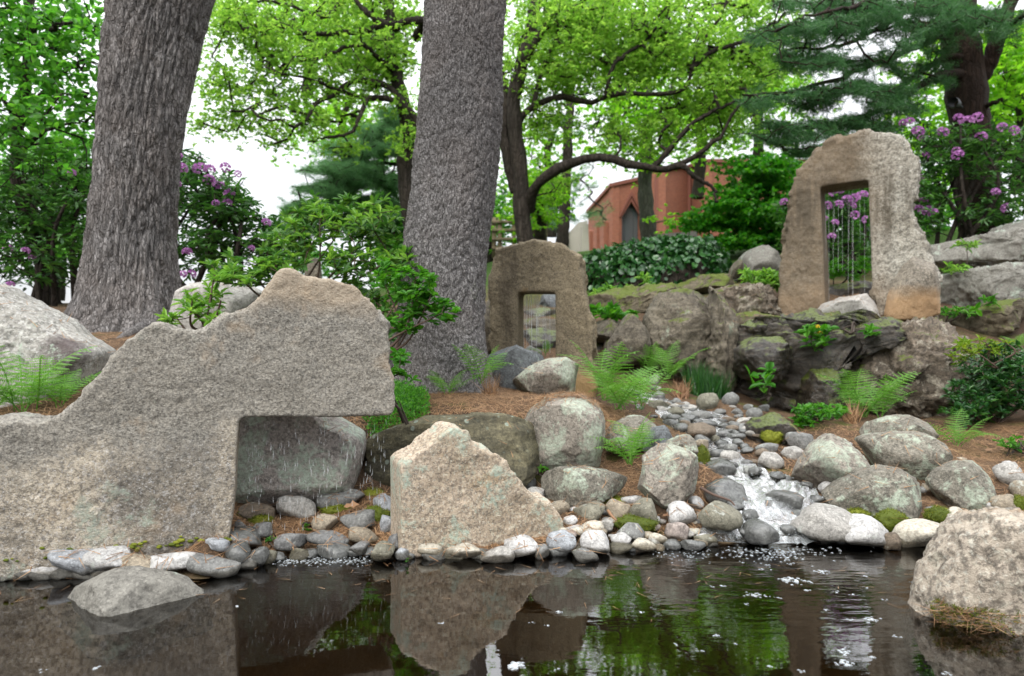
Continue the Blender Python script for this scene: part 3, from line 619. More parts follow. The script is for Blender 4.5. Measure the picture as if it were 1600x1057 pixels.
boulder('wet_ledge', 'dark mossy bulge of the drip face nearest the yellow-green fern', ca([(620, 1010), (650, 840), (720, 730), (830, 700), (900, 760), (860, 900), (800, 1010)]), 5.72, .6, 'wet_rock', 'ledge', e=.6, rug=.05, freq=3, seed=190, strata=.06, ctrl=False)
boulder('wet_ledge', 'dark overhanging block of the drip face above the broad-leaved sapling', ca([(260, 760), (270, 620), (360, 560), (520, 560), (600, 640), (580, 760), (430, 800)]), 5.85, .6, 'wet_rock', 'ledge', e=.6, rug=.05, freq=3, seed=191, strata=.08, ctrl=False)
boulder('wet_ledge', 'grey-brown rock buttress where the drip face meets the furrowed rock', ca([(20, 900), (40, 660), (100, 480), (150, 300), (260, 260), (280, 460), (210, 600), (220, 900)]), 6.4, .6, 'ledge_rock', 'ledge', sub=6, e=.55, rug=.06, freq=3, seed=192, strata=.06, ctrl=False)
boulder('wet_ledge', 'low wet brown shelf stepping across under the arch block', ca([(800, 640), (860, 580), (1000, 520), (1200, 460), (1420, 440), (1420, 520), (1150, 590), (950, 660)]), 5.9, .6, 'wet_rock', 'ledge', e=.55, rug=.05, freq=3, seed=193, strata=.08, ctrl=False)
boulder('stone_step', 'pale flat step in the doorway of the tallest arch', ca([(740, 500), (755, 400), (810, 350), (930, 318), (1060, 298), (1130, 345), (1115, 440), (980, 500)]), 6.6, .8, 'pale_rock', 'step', e=.5, facets=0, seed=92, ctrl=False, strata=.04)
boulder('boulder', 'dark ledge crossing behind the doorway of the tallest arch', ca([(760, 400), (780, 260), (880, 240), (1080, 235), (1160, 250), (1160, 400)]), 7.7, .7, 'wet_rock', e=.5, rug=.05, seed=93, ctrl=False)
boulder('boulder', 'two-tone orange and grey block leaning on the arch foot', [(1384, 488), (1392, 465), (1403, 442), (1422, 418), (1453, 398), (1468, 412), (1476, 432), (1473, 480), (1440, 490), (1405, 490)], 6.35, .42, 'granite_block', e=.55, facets=8, seed=94)
boulder('rock_outcrop', 'crumbly lichen-crusted bedrock slope below the arch block', cr([(90, 880), (110, 760), (150, 680), (300, 560), (450, 500), (620, 470), (800, 480), (860, 600), (760, 760), (640, 860), (400, 880)]), 5.95, .9, 'outcrop', 'outcrop', sub=6, e=.5, amp=.06, rug=.1, freq=3.4, seed=95)
boulder('rock_outcrop', 'lower grey bedrock slab beside the arch block', cr([(590, 400), (600, 285), (700, 258), (850, 232), (980, 228), (1060, 260), (1060, 390), (830, 398)]), 7.7, .9, 'grey_rock', 'outcrop', sub=6, e=.5, rug=.06, seed=96, strata=.04)
boulder('rock_outcrop', 'upper grey bedrock slab under the dark pine trunk', cr([(530, 260), (545, 150), (620, 130), (720, 108), (830, 98), (860, 62), (1000, 55), (1080, 90), (1080, 260), (760, 262)]), 8.8, 1.0, 'grey_rock', 'outcrop', sub=6, e=.5, rug=.07, seed=97, strata=.05)
boulder('rock_outcrop', 'low needle-covered rock beside the glossy bush', cr([(560, 500), (640, 430), (760, 420), (900, 380), (1050, 370), (1050, 520), (700, 520)]), 6.9, .8, 'mossy_rock', 'outcrop', e=.6, rug=.06, seed=98)

# ------------------------------------------------------------------ cobbles, one by one
K1, K2, K4, K3, K5, K6 = (.25, 350, 640), (.25, 600, 640), (.21875, 900, 680), (.265, 900, 500), (.284, 1200, 600), (.375, 0, 820)
G1, G2, G3, G4 = 'cobbles under the notch', 'cobbles along the shore', 'stones in and beside the stream', 'edging stones below the largest slab'
for x, y, w, h, c, lb in [
        (210, 640, 235, 100, 'brown', 'brown-grey wedge cobble nearest the notch edge, below the moss'),
        (455, 612, 240, 128, 'pale', 'pale smooth oval cobble under the notch'),
        (730, 572, 295, 115, 'grey', 'longest grey humped cobble under the notch, moss before it'),
        (1000, 597, 140, 118, 'blue', 'upper blue-grey cobble half hidden by the pinkish slab'),
        (635, 707, 155, 102, 'tan', 'tan round cobble lying in orange needles under the notch'),
        (840, 697, 205, 112, 'grey', 'blocky grey cobble between two moss cushions'),
        (1018, 722, 100, 125, 'blue', 'lower blue-grey cobble half hidden by the pinkish slab'),
        (865, 787, 205, 75, 'tan', 'flat tan cobble at the foot of the blocky grey one'),
        (250, 757, 155, 95, 'dark', 'dark blue-black round cobble under the dripping notch'),
        (415, 818, 185, 98, 'dark', 'dark cobble among needles beside the green seedling'),
        (650, 812, 245, 95, 'dark', 'wide dark cobble crossed by pine needles above the pond'),
        (95, 727, 80, 65, 'dark', 'small dark cobble in the corner of the notch')]:
    pebble(lb, (x, y), w, h, c, K1, group=G1)
for x, y, w, h, c, lb in [
        (130, 805, 235, 120, 'wet', 'wide wet dark stone at the foot of the largest slab'),
        (95, 905, 145, 145, 'wet', 'wet greenish stone at the pond edge below the slab foot'),
        (222, 910, 112, 120, 'wet', 'tall wet stone next to the foaming drip line'),
        (850, 868, 125, 70, 'dark', 'dark angular stone at the end of the foaming drip line'),
        (990, 885, 140, 125, 'olive', 'olive stone wrapped in needles below the pinkish slab corner'),
        (1072, 838, 95, 110, 'dark', 'dark grey stone under the pinkish slab corner'),
        (1120, 902, 92, 72, 'blue', 'small pale blue stone at the water edge')]:
    pebble(lb, (x, y), w, h, c, K1, group=G2)
for x, y, w, h, c, lb in [
        (280, 878, 165, 75, 'cream', 'cream angular stone beside the small blue stone'),
        (490, 884, 225, 80, 'cream', 'long cream stone before the middle of the pinkish slab'),
        (712, 918, 205, 92, 'pale', 'half-sunk pale stone with a white cap'),
        (860, 852, 205, 115, 'white', 'bluish white flat-topped stone before the pinkish slab'),
        (1110, 826, 178, 128, 'blue', 'smooth round blue-grey stone at the slab tip'),
        (1325, 832, 188, 132, 'white', 'bright white round stone mirrored in the pond'),
        (880, 447, 138, 98, 'grey', 'grey cobble highest behind the slab shoulder'),
        (955, 532, 128, 88, 'pale', 'pale cobble just behind the slab shoulder'),
        (1090, 622, 132, 94, 'tan', 'tan cobble behind the low slab tip'),
        (1285, 642, 194, 104, 'olive', 'olive grey cobble with dark underside'),
        (1460, 637, 142, 124, 'tan', 'roundish tan cobble beside a dry stick'),
        (1300, 737, 135, 75, 'cream', 'cream flat cobble above the bright white round stone'),
        (1385, 722, 94, 76, 'pale', 'small pale cobble touching the cream flat one'),
        (1190, 752, 105, 54, 'white', 'thin white shard beside the slab tip'),
        (1250, 918, 165, 74, 'grey', 'grey half-sunk stone before the bright white round stone'),
        (985, 893, 90, 85, 'grey', 'small grey upright stone beside the bluish white stone')]:
    pebble(lb, (x, y), w, h, c, K2, group=G2)
for x, y, w, h, c, lb in [
        (395, 466, 155, 64, 'white', 'bluish white flat cobble before the upright bank boulder'),
        (500, 572, 210, 208, 'olive', 'large egg-shaped olive cobble with moss at its foot'),
        (740, 572, 214, 174, 'white', 'white angular cobble with a dark dimple'),
        (725, 690, 165, 118, 'pink', 'pinkish cobble just above the waterline'),
        (850, 482, 114, 80, 'white', 'small white cobble under the upright bank boulder'),
        (1020, 596, 285, 236, 'olive', 'big green-brown stone at the stream mouth bank'),
        (1085, 507, 114, 82, 'rust', 'rusty small cobble on the stream mouth bank'),
        (400, 692, 205, 135, 'grey', 'grey wedge cobble below the egg-shaped one'),
        (330, 742, 150, 96, 'white', 'white cobble overlapped by the grey wedge one'),
        (580, 737, 135, 64, 'cream', 'flat cream cobble below the moss by the egg-shaped one'),
        (485, 787, 175, 80, 'cream', 'creamy dome stone at the water edge, needle beside it')]:
    pebble(lb, (x, y), w, h, c, K4, group=G2)
for x, y, w, h, c, lb in [
        (1070, 424, 285, 195, 'wet', 'large black wet boulder splashed by the cascade'),
        (1030, 247, 195, 155, 'wet', 'wet slate stone with a pale top above the cascade'),
        (1095, 152, 155, 80, 'pale', 'pale flat stone at the narrow of the stream'),
        (1390, 192, 165, 124, 'pale', 'pale heart-shaped stone at the stream bend'),
        (1370, 97, 165, 70, 'grey', 'flat grey stone above the heart-shaped one'),
        (1540, 132, 165, 114, 'pale', 'pale rounded stone beside the heart-shaped one'),
        (1330, 700, 245, 175, 'wet', 'dark stone veiled by falling water at the stream mouth'),
        (1500, 470, 260, 150, 'wet', 'smooth wet stone under the upper cascade sheet'),
        (830, 783, 175, 75, 'wet', 'green wet stone lying half in the pond shallows'),
        (930, 742, 165, 75, 'olive', 'flat olive stone beside the green wet one')]:
    pebble(lb, (x, y), w, h, c, K4, group=G3)
for x, y, w, h, c, lb in [
        (190, 315, 165, 80, 'grey', 'blue-grey stone uphill of the pale rounded one'),
        (330, 577, 90, 70, 'white', 'white stone wedged under the mint-lichened boulder'),
        (300, 762, 335, 176, 'pale', 'two-tone stone, wet dark half and dry pale half'),
        (520, 812, 258, 156, 'white', 'white triangular stone mirrored at the pond edge'),
        (830, 832, 275, 125, 'cream', 'broad cream stone with needles on top'),
        (1025, 727, 120, 86, 'cream', 'cream stone beside bright moss under the triangular boulder'),
        (1137, 737, 76, 56, 'white', 'small white stone behind the near granite boulder'),
        (1040, 802, 115, 60, 'white', 'white stone touching the near granite boulder outline'),
        (1330, 500, 150, 150, 'pale', 'pale leaning stone beside the dark rounded boulder'),
        (1405, 592, 110, 105, 'tan', 'tan stone at the frame edge above moss'),
        (1300, 658, 136, 92, 'tan', 'rounded tan stone beneath the dark rounded boulder'),
        (682, 875, 84, 105, 'brown', 'brown half-sunk stone between the white and cream shore stones')]:
    pebble(lb, (x, y), w, h, c, K5, group=G3 if y < 600 else G2)
for x, y, w, h, c, lb in [
        (130, 168, 230, 72, 'white', 'white flat edging stone nearest the slab end with thick needles'),
        (330, 152, 220, 88, 'blue', 'bluish white edging stone above the pond dome rock'),
        (455, 140, 150, 84, 'white', 'whitest raised edging stone in the middle of the ledge'),
        (560, 164, 150, 66, 'tan', 'tan edging stone among needles'),
        (720, 154, 205, 70, 'white', 'long white edging stone before the slab foot'),
        (880, 166, 170, 76, 'grey', 'grey edging stone next to the notch waterline'),
        (905, 84, 74, 46, 'blue', 'small blue-white chip set against the slab foot'),
        (20, 190, 130, 70, 'pale', 'pale edging stone cut by the frame edge')]:
    pebble(lb, (x, y), w * 1.3, h * 1.0, c, K6, group=G4, Y=2.74 if y > 100 else 2.85)
def zone(x, y):
    if x < 430: return 'among the tall ferns'
    if y < 450: return 'below the furrowed rock face'
    if x > 980 and y < 600: return 'by the drip face foot'
    if y < 560: return 'at the stream head'
    if x < 690: return 'beside the slate boulder'
    if y < 640: return 'in midstream'
    if x > 930: return 'under the knobbly rock'
    return 'in the narrows'
sc_ = [(780, 490, 118, 104, 'olive'), (915, 477, 94, 88, 'grey'), (510, 530, 74, 40, 'pale'), (590, 540, 96, 50, 'olive'), (670, 520, 94, 44, 'pale'), (670, 582, 104, 54, 'wet'), (760, 567, 114, 54, 'grey'),
       (620, 642, 84, 60, 'wet'), (725, 668, 176, 106, 'brown'), (780, 617, 104, 48, 'wet'), (870, 627, 84, 44, 'wet'), (890, 660, 114, 34, 'wet'), (980, 640, 94, 54, 'grey'), (980, 600, 84, 40, 'pale'),
       (940, 690, 114, 44, 'wet'), (850, 727, 94, 54, 'wet'), (960, 732, 74, 54, 'wet'), (1050, 552, 84, 64, 'grey'), (950, 545, 64, 44, 'grey'), (850, 545, 64, 40, 'grey'), (590, 490, 54, 54, 'grey'),
       (640, 505, 64, 40, 'pale'), (490, 450, 74, 54, 'grey'), (480, 410, 44, 34, 'pale'), (480, 502, 124, 74, 'olive'), (400, 377, 94, 54, 'pale'), (460, 362, 74, 64, 'pale'), (280, 342, 64, 54, 'grey'),
       (290, 422, 74, 34, 'pale'), (735, 732, 84, 64, 'tan'), (560, 610, 90, 46, 'wet'), (700, 555, 70, 36, 'grey'), (820, 575, 70, 36, 'wet'), (900, 590, 74, 36, 'brown'), (1020, 520, 60, 40, 'grey'),
       (1110, 520, 60, 44, 'grey'), (820, 690, 70, 40, 'wet'), (900, 770, 80, 40, 'wet'), (1010, 770, 80, 44, 'wet'), (540, 575, 70, 34, 'wet'), (360, 400, 60, 40, 'brown'), (330, 372, 60, 44, 'grey'),
       (230, 330, 56, 40, 'pale'), (545, 505, 60, 36, 'brown'), (610, 585, 60, 30, 'wet'), (720, 600, 76, 34, 'wet'), (860, 600, 60, 30, 'wet'), (1000, 660, 70, 34, 'wet'), (930, 640, 60, 30, 'wet'), (1060, 610, 60, 40, 'grey')]
for i, (x, y, w, h, c) in enumerate(sc_):
    pebble(('wider ' if w > 88 else 'smaller ') + {'olive': 'olive-grey', 'tan': 'tan', 'grey': 'grey', 'wet': 'dark wet', 'pale': 'pale dry', 'brown': 'brown'}[c] + ' cobble ' + zone(x, y) + (' with a high back' if h > .66 * w else ' lying flat' if h < .5 * w else ''), (x, y), w, h, c, K3, group='small cobbles of the stream bed', name='stream_cobble', sub=3)

_pc = ['wet', 'wet', 'grey', 'grey', 'dark', 'olive', 'pale', 'brown']; _cn = {'olive': 'olive-grey', 'wet': 'dark wet', 'pale': 'pale dry', 'dark': 'slate', 'white': 'whitish', 'cream': 'cream'}
_path = [(985, 612, 60), (1030, 634, 110), (1075, 652, 190), (1105, 675, 190), (1120, 697, 140), (1132, 718, 120), (1150, 738, 120), (1185, 760, 160)]
_pp = spline(np.array(_path, float), 200)
for i in range(105):
    x, y, w = _pp[int(rng.integers(0, 200))]; x += rng.uniform(-.5, .5) * w; y += rng.normal() * 5; sw = rng.uniform(13, 27) * (.75 if y < 650 else 1); c = random.choice(_pc)
    pebble(('wider ' if sw > 20 else 'smaller ') + _cn.get(c, c) + ' cobble ' + zone((x - 900) / .265, (y - 500) / .265) + (' lying flat' if i % 3 else ' with a high back'), (x, y), sw, sw * (.45 if i % 3 else .68), c, group='small cobbles of the stream bed', name='stream_cobble', sub=2, ctrl=False, dz=.012)
for x, y, w, h in [(1150, 800, 44, 26), (1172, 815, 36, 24), (1250, 815, 40, 24), (1165, 842, 40, 20), (1232, 838, 44, 22), (1275, 790, 34, 22), (1180, 745, 34, 20), (1215, 752, 38, 20), (1262, 768, 30, 18), (1140, 830, 30, 18), (1205, 800, 40, 22)]:
    pebble('dark stone awash in the white water of the lower cascade', (x, y), w * .7, h * .7, 'wet', group=G3, ctrl=False, dz=.03)
for px in np.arange(604, 1120, 21):
    if rng.random() < .8:
        x = px + rng.normal() * 6; Y = yw(x) + .03; y = 528.5 + H / Y * FPX - 3; w = rng.uniform(22, 46); c = random.choice(['grey', 'wet', 'grey', 'brown', 'olive'])
        pebble('half-sunk ' + _cn.get(c, c) + ' stone on the waterline ' + ('before the pinkish slab' if x < 880 else 'below the round white cobbles'), (x, y), w, w * .5, c, group=G2, Y=Y, ctrl=False)
for px in np.arange(1290, 1500, 24):
    x = px + rng.normal() * 6; Y = yw(x) + .04; y = 528.5 + H / Y * FPX - 3; w = rng.uniform(22, 40); c = random.choice(['grey', 'brown', 'wet'])
    pebble('half-sunk ' + _cn.get(c, c) + ' stone on the waterline between the cascade and near boulder', (x, y), w, w * .5, c, group=G2, Y=Y, ctrl=False)
for px in np.arange(376, 600, 22):
    x = px + rng.normal() * 6; Y = yw(x) + .07; y = 528.5 + H / Y * FPX - 4; w = rng.uniform(26, 46); c = random.choice(['wet', 'dark', 'wet', 'olive'])
    pebble('half-sunk ' + _cn.get(c, c) + ' stone on the waterline under the notch', (x, y), w, w * .55, c, group=G1, Y=Y, ctrl=False)
for i in range(44):
    x, y = rng.uniform(880, 1105), rng.uniform(795, 858); w = rng.uniform(13, 25); c = random.choice(['white', 'cream', 'pale', 'grey', 'tan', 'pink'])
    pebble('little ' + _cn.get(c, c) + ' filler stone among the shore cobbles ' + ('near the slab tip' if x < 960 else 'near the egg-shaped cobble' if x < 1035 else 'near the stream mouth'), (x, y), w, w * .62, c, group=G2, ctrl=False, sub=2)
for i in range(30):
    x, y = rng.uniform(1255, 1600), rng.uniform(690, 830); w = rng.uniform(12, 24); c = random.choice(['white', 'pale', 'grey', 'tan'])
    pebble('little ' + _cn.get(c, c) + ' filler stone among the bank boulders ' + ('near the triangular boulder' if x < 1430 else 'near the dark rounded boulder'), (x, y), w, w * .6, c, group=G3, ctrl=False, sub=2)
for px in np.arange(-20, 372, 30):
    x = px + rng.normal() * 5; Y = yw(x) + .02; y = 528.5 + H / Y * FPX - 4; w = rng.uniform(34, 60); c = random.choice(['grey', 'wet', 'pale', 'brown'])
    pebble('half-sunk ' + _cn.get(c, c) + ' edging stone on the waterline below the largest slab', (x, y), w, w * .42, c, group=G4, Y=Y, ctrl=False)
# ------------------------------------------------------------------ terrain: one sheet, from control points
def ctl(px, py, Y): CTRL.append(tuple(P(px, py, Y)))
for q in [(60, 661, 3.25), (-60, 662, 3.1), (120, 642, 3.4), (175, 560, 3.95), (200, 510, 6.1), (150, 532, 4.9), (120, 505, 6.0), (330, 522, 5.0), (260, 518, 5.6), (20, 482, 8), (100, 472, 9), (-150, 470, 8), (400, 500, 6),
          (480, 640, 4.0), (600, 654, 3.95), (660, 622, 4.4), (690, 602, 4.9), (620, 600, 5.0), (560, 590, 5.0), (800, 617, 4.7), (870, 622, 4.55), (880, 620, 5.3), (920, 622, 5.3), (935, 622, 5.7), (900, 615, 5.9), (850, 610, 5.6), (960, 625, 5.4), (740, 640, 4.1), (960, 650, 4.7), (950, 590, 5.9), (1000, 600, 6.1), (1060, 602, 6.3), (1120, 625, 6.0),
          (1260, 655, 5.4), (1300, 662, 5.0), (1400, 655, 5.2), (1500, 692, 4.6), (1590, 702, 4.5), (1480, 652, 5.5), (1620, 650, 5.6), (1450, 500, 7.0), (1590, 490, 7.2), (1530, 482, 7.9), (1300, 492, 6.9), (1200, 492, 7.2),
          (1180, 452, 8), (1330, 446, 8.3), (1000, 472, 10.5), (1150, 442, 10), (1000, 482, 8), (940, 505, 7.4), (850, 520, 7), (850, 450, 10), (620, 470, 8), (700, 440, 11), (800, 395, 16), (880, 392, 20), (1000, 394, 36), (1300, 385, 14),
          (1520, 374, 11.5), (1650, 345, 14), (1900, 380, 12), (1800, 480, 7), (1800, 640, 4.4), (450, 470, 8.5), (560, 465, 10)]: ctl(*q)
for px in range(560, 1700, 120):
    for d in (.25, .7, 1.2):
        Y = yw(px) + d
        if px > 900 or d < .5: CTRL.append(((px - 800) / FPX * Y, Y, SLOPE * d))
for px in range(-500, 2300, 140):
    Y = yw(px); x = (px - 800) / FPX * Y
    CTRL.append((x, Y, -.03)); CTRL.append((x * .97, Y - .22, -.11)); CTRL.append((x * .9, Y - .8, -.24))
for x in (-5, -2.5, 0, 2.5, 5):
    for y in (-5, -2, 0, 1.2): CTRL.append((x, y, -.3))
CTRL += [(-9, -4, .5), (9, -4, .5), (-9, 1, .5), (9, 1, .6), (0, -9, .6), (-7, 3, .6), (7, 3, .5), (-6, 16, .9), (0, 18, 2.2), (-15, 14, .6), (-20, 30, -.8), (-8, 40, .2), (4, 40, 5.6), (30, 40, 7), (60, 60, 8), (-60, 60, -2), (0, 100, 6), (40, 20, 5),
         (-40, 0, 0), (40, 0, 2), (-150, 200, -4), (150, 200, 10), (0, 220, 6), (-150, -60, 0), (150, -60, 0), (22, 38, 5.8)]
CT = np.array(CTRL)
def _rbf_fit(c, lam=.012):
    d = np.hypot(c[:, None, 0] - c[None, :, 0], c[:, None, 1] - c[None, :, 1]); n = len(c)
    A = np.zeros((n + 3, n + 3)); A[:n, :n] = -d - lam * np.eye(n) * 2
    Q = np.column_stack([np.ones(n), c[:, 0], c[:, 1]]); A[:n, n:] = Q; A[n:, :n] = Q.T
    return np.linalg.solve(A, np.concatenate([c[:, 2], np.zeros(3)]))
_w = _rbf_fit(CT)
def tz(x, y):
    x, y = np.atleast_1d(np.asarray(x, float)), np.atleast_1d(np.asarray(y, float)); out = np.empty(len(x))
    for i in range(0, len(x), 8000):
        a, b = x[i:i + 8000], y[i:i + 8000]; d = np.hypot(a[:, None] - CT[None, :, 0], b[:, None] - CT[None, :, 1])
        out[i:i + 8000] = -d @ _w[:-3] + _w[-3] + _w[-2] * a + _w[-1] * b
    p = np.stack([x, y, np.zeros_like(x)], 1)
    near = np.clip(1 - (np.hypot(x, y - 4) - 4) / 8, 0, 1)
    return out + near * (.018 * fbm(p * 3.1, 3, 61) + .01 * fbm(p * 14, 3, 62)) + (1 - near) * .12 * fbm(p * .5, 3, 63)
gx = np.concatenate([-np.geomspace(160, 4.6, 26), np.arange(-4.5, 5.5, .05), np.geomspace(5.55, 160, 26)])
gyy = np.concatenate([[-80, -40, -20, -12, -8, -6, -4, -2, -1, -.5, 0, .4, .8], np.arange(1.2, 9, .05), np.geomspace(9.1, 230, 60)])
GX, GY = np.meshgrid(gx, gyy); TZ = tz(GX.ravel(), GY.ravel())
TV = np.stack([GX.ravel(), GY.ravel(), TZ], 1); nx_, ny_ = len(gx), len(gyy)
ii = (np.arange(ny_ - 1)[:, None] * nx_ + np.arange(nx_ - 1)[None]).ravel()
TF = np.stack([ii, ii + 1, ii + nx_ + 1, ii + nx_], 1)
def ground_mat():
    k = NT('needle_covered_ground'); v = k.coord(rand=False); ge = k.n('NewGeometry')
    n1 = k.noise(v, 1.6, 6, .6); n2 = k.noise(v, 42, 6, .75); n3 = k.noise(k.coord(rand=False, scale=(1, .35, 1)), 120, 4, .8, 1.5)
    col = k.mix(k.ramp(n2, [(.35, 0), (.65, 1)]), (.045, .031, .021), (.15, .092, .053))
    col = k.mix(k.ramp(n3, [(.48, 0), (.6, .85)]), col, (.27, .17, .098))
    col = k.mix(k.ramp(n1, [(.44, 0), (.6, .8)]), col, (.05, .034, .024))
    mo = k.ramp(k.noise(v, 2.7, 7, .65), [(.55, 0), (.64, .8)])
    col = k.mix(mo, col, k.mix(n2, (.04, .05, .012), (.1, .12, .02)))
    sp = k.n('SeparateXYZ'); k.set(sp.inputs[0], v)
    far = k.n('MapRange'); k.set(far.inputs['Value'], sp.outputs['Y']); far.inputs['From Min'].default_value = 8; far.inputs['From Max'].default_value = 11
    col = k.mix(far.outputs[0], col, k.mix(n2, (.02, .05, .008), (.06, .12, .015)))
    un = k.n('MapRange'); k.set(un.inputs['Value'], sp.outputs['Z']); un.inputs['From Min'].default_value = .015; un.inputs['From Max'].default_value = -.015
    col = k.mix(un.outputs[0], col, k.mix(k.noise(v, 9, 6), (.15, .11, .065), (.32, .23, .14)))
    return k.done(k.principled(col, .9, k.bump(k.math('ADD', n2, n3), .8, .02), spec=.15))
M['ground'] = ground_mat()
o = link('ground', make_mesh('ground', TV, TF), M['ground']); tag(o, kind='structure', label='needle covered ground rising from the pond basin up a rocky slope')

# ------------------------------------------------------------------ pond and stream
def water_mat(name, ripple, mouth=None, tint=(.62, .5, .34), ior=1.42, strong=.07):
    k = NT(name); v = k.coord(rand=False)
    h = k.noise(k.coord(rand=False, scale=(1, 1.6, 1)), 5, 3, .5)
    st = ripple
    if mouth:
        d = k.n('VectorMath', operation='DISTANCE'); k.set(d.inputs[0], v); d.inputs[1].default_value = mouth[:3]
        mrn = k.n('MapRange'); k.set(mrn.inputs['Value'], d.outputs['Value']); mrn.inputs['From Min'].default_value = .2; mrn.inputs['From Max'].default_value = 1.25
        mrn.inputs['To Min'].default_value = strong; mrn.inputs['To Max'].default_value = 0.0
        d2 = k.n('VectorMath', operation='DISTANCE'); k.set(d2.inputs[0], v); d2.inputs[1].default_value = mouth[3:]
        mr2 = k.n('MapRange'); k.set(mr2.inputs['Value'], d2.outputs['Value']); mr2.inputs['From Min'].default_value = .1; mr2.inputs['From Max'].default_value = .6
        mr2.inputs['To Min'].default_value = .05; mr2.inputs['To Max'].default_value = 0.0
        st = k.math('ADD', k.math('MAXIMUM', mrn.outputs[0], mr2.outputs[0]), ripple)
        w = k.n('TexWave', wave_type='RINGS', rings_direction='SPHERICAL'); mpn = k.n('Mapping'); k.set(mpn.inputs['Vector'], v)
        mpn.inputs['Location'].default_value = tuple(-c for c in mouth[:3]); k.set(w.inputs['Vector'], mpn.outputs[0]); w.inputs['Scale'].default_value = 5; w.inputs['Distortion'].default_value = 3.0
        h = k.math('ADD', k.noise(k.coord(rand=False, scale=(.8, 2.4, 1)), 9, 3, .5), k.math('MULTIPLY', w.outputs['Fac'], .06))
    nrm = k.bump(h, st, .06)
    fr = k.n('Fresnel'); fr.inputs['IOR'].default_value = ior; k.set(fr.inputs['Normal'], nrm)
    g = k.n('BsdfGlossy'); g.inputs['Roughness'].default_value = .012; k.set(g.inputs['Normal'], nrm)
    t = k.n('BsdfTransparent'); t.inputs['Color'].default_value = (*tint, 1)
    m = k.n('MixShader'); k.t.links.new(fr.outputs[0], m.inputs[0]); k.t.links.new(t.outputs[0], m.inputs[1]); k.t.links.new(g.outputs[0], m.inputs[2])
    return k.done(m.outputs[0])
MOUTH = P(1200, 852, 3.16); MOUTH[2] = 0
DRIP = P(505, 874, 2.93); DRIP[2] = 0
M['water'] = water_mat('pond_water', .006, (*MOUTH, *DRIP), ior=3.0)
xs, ys = np.linspace(-7, 7, 57), np.linspace(-7, 3.75, 44)
WX, WY = np.meshgrid(xs, ys); ii = (np.arange(43)[:, None] * 57 + np.arange(56)[None]).ravel()
o = link('pond_water', make_mesh('pond_water', np.stack([WX.ravel(), WY.ravel(), np.zeros(WX.size)], 1), np.stack([ii, ii + 1, ii + 58, ii + 57], 1)), M['water'])
tag(o, 'dark still pond water mirroring the stones', kind='structure')

# stream: thin sheet over the cobbles, then white water falling to the pond
sp_ = [(985, 612, 30), (1030, 634, 60), (1075, 652, 120), (1105, 675, 120), (1120, 697, 90), (1132, 718, 66), (1150, 738, 64), (1180, 758, 90), (1205, 778, 130), (1215, 800, 150), (1212, 822, 165), (1205, 842, 200), (1205, 856, 215)]
cp = spline(np.array([[*P(x, y, gy(x, y))[:2], w / FPX * gy(x, y) / 2] for x, y, w in sp_]), 150)
nu = 34; u = np.linspace(-1, 1, nu)
SX = cp[:, 0][:, None] + u[None] * cp[:, 2][:, None]; SY = np.repeat(cp[:, 1][:, None], nu, 1) + .06 * (u[None] ** 2)
SZ = tz(SX.ravel(), SY.ravel()).reshape(SX.shape); fl = np.linspace(0, 1, 150)[:, None]
base = np.minimum.accumulate(np.median(SZ, axis=1))[:, None] + .002 + .034 * fl ** 2 - .018 * np.abs(u[None]) ** 3
pz = np.stack([SX.ravel(), SY.ravel(), SX.ravel() * 0], 1)
rough_ = np.clip((fl - .42) / .2, 0, 1)
wav = (fbm(pz * np.array([16, 11, 1]), 4, 90).reshape(SX.shape)) * (.008 + .042 * rough_) + .3 * rough_ * np.abs(fbm(pz * 22, 3, 93).reshape(SX.shape)) * .09
SZ2 = np.maximum(.55 * base + .45 * (SZ + .02), .004) + wav + .014 * rough_
SZ2 = np.where(fl > .97, np.minimum(SZ2, .015), SZ2)
ii = (np.arange(149)[:, None] * nu + np.arange(nu - 1)[None]).ravel()
def stream_mat():
    k = NT('stream_water'); v = k.coord(rand=False)
    lo = k.coord(rand=False, scale=(1.6, .8, 1)); n = k.noise(lo, 13, 8, .66, .8); n2 = k.noise(v, 60, 5, .7)
    sp = k.n('SeparateXYZ'); k.set(sp.inputs[0], v)
    my = k.n('MapRange'); k.set(my.inputs['Value'], sp.outputs['Y']); my.inputs['From Min'].default_value = 3.95; my.inputs['From Max'].default_value = 3.35
    f = k.math('ADD', k.math('MULTIPLY', n, .75), k.math('MULTIPLY', n2, .25))
    f = k.math('ADD', f, k.math('MULTIPLY', my.outputs[0], .115))
    foam = k.math('MULTIPLY', k.ramp(f, [(.55, 0), (.82, .4)]), k.math('ADD', .06, k.math('MULTIPLY', my.outputs[0], .94)))
    nrm = k.bump(k.math('ADD', n, k.math('MULTIPLY', n2, .3)), .7, .04)
    fr = k.n('Fresnel'); fr.inputs['IOR'].default_value = 1.33; k.set(fr.inputs['Normal'], nrm)
    g = k.n('BsdfGlossy'); g.inputs['Roughness'].default_value = .08; k.set(g.inputs['Normal'], nrm)
    t = k.n('BsdfTransparent'); t.inputs['Color'].default_value = (.72, .74, .7, 1)
    m = k.n('MixShader'); k.t.links.new(fr.outputs[0], m.inputs[0]); k.t.links.new(t.outputs[0], m.inputs[1]); k.t.links.new(g.outputs[0], m.inputs[2])
    fo = k.principled((.6, .65, .66), .4, nrm)
    m2 = k.n('MixShader'); k.set(m2.inputs[0], foam); k.t.links.new(m.outputs[0], m2.inputs[1]); k.t.links.new(fo, m2.inputs[2])
    return k.done(m2.outputs[0])
M['stream'] = stream_mat()
o = link('stream_water', make_mesh('stream_water', np.stack([SX.ravel(), SY.ravel(), SZ2.ravel()], 1), np.stack([ii, ii + 1, ii + nu + 1, ii + nu], 1)), M['stream'])
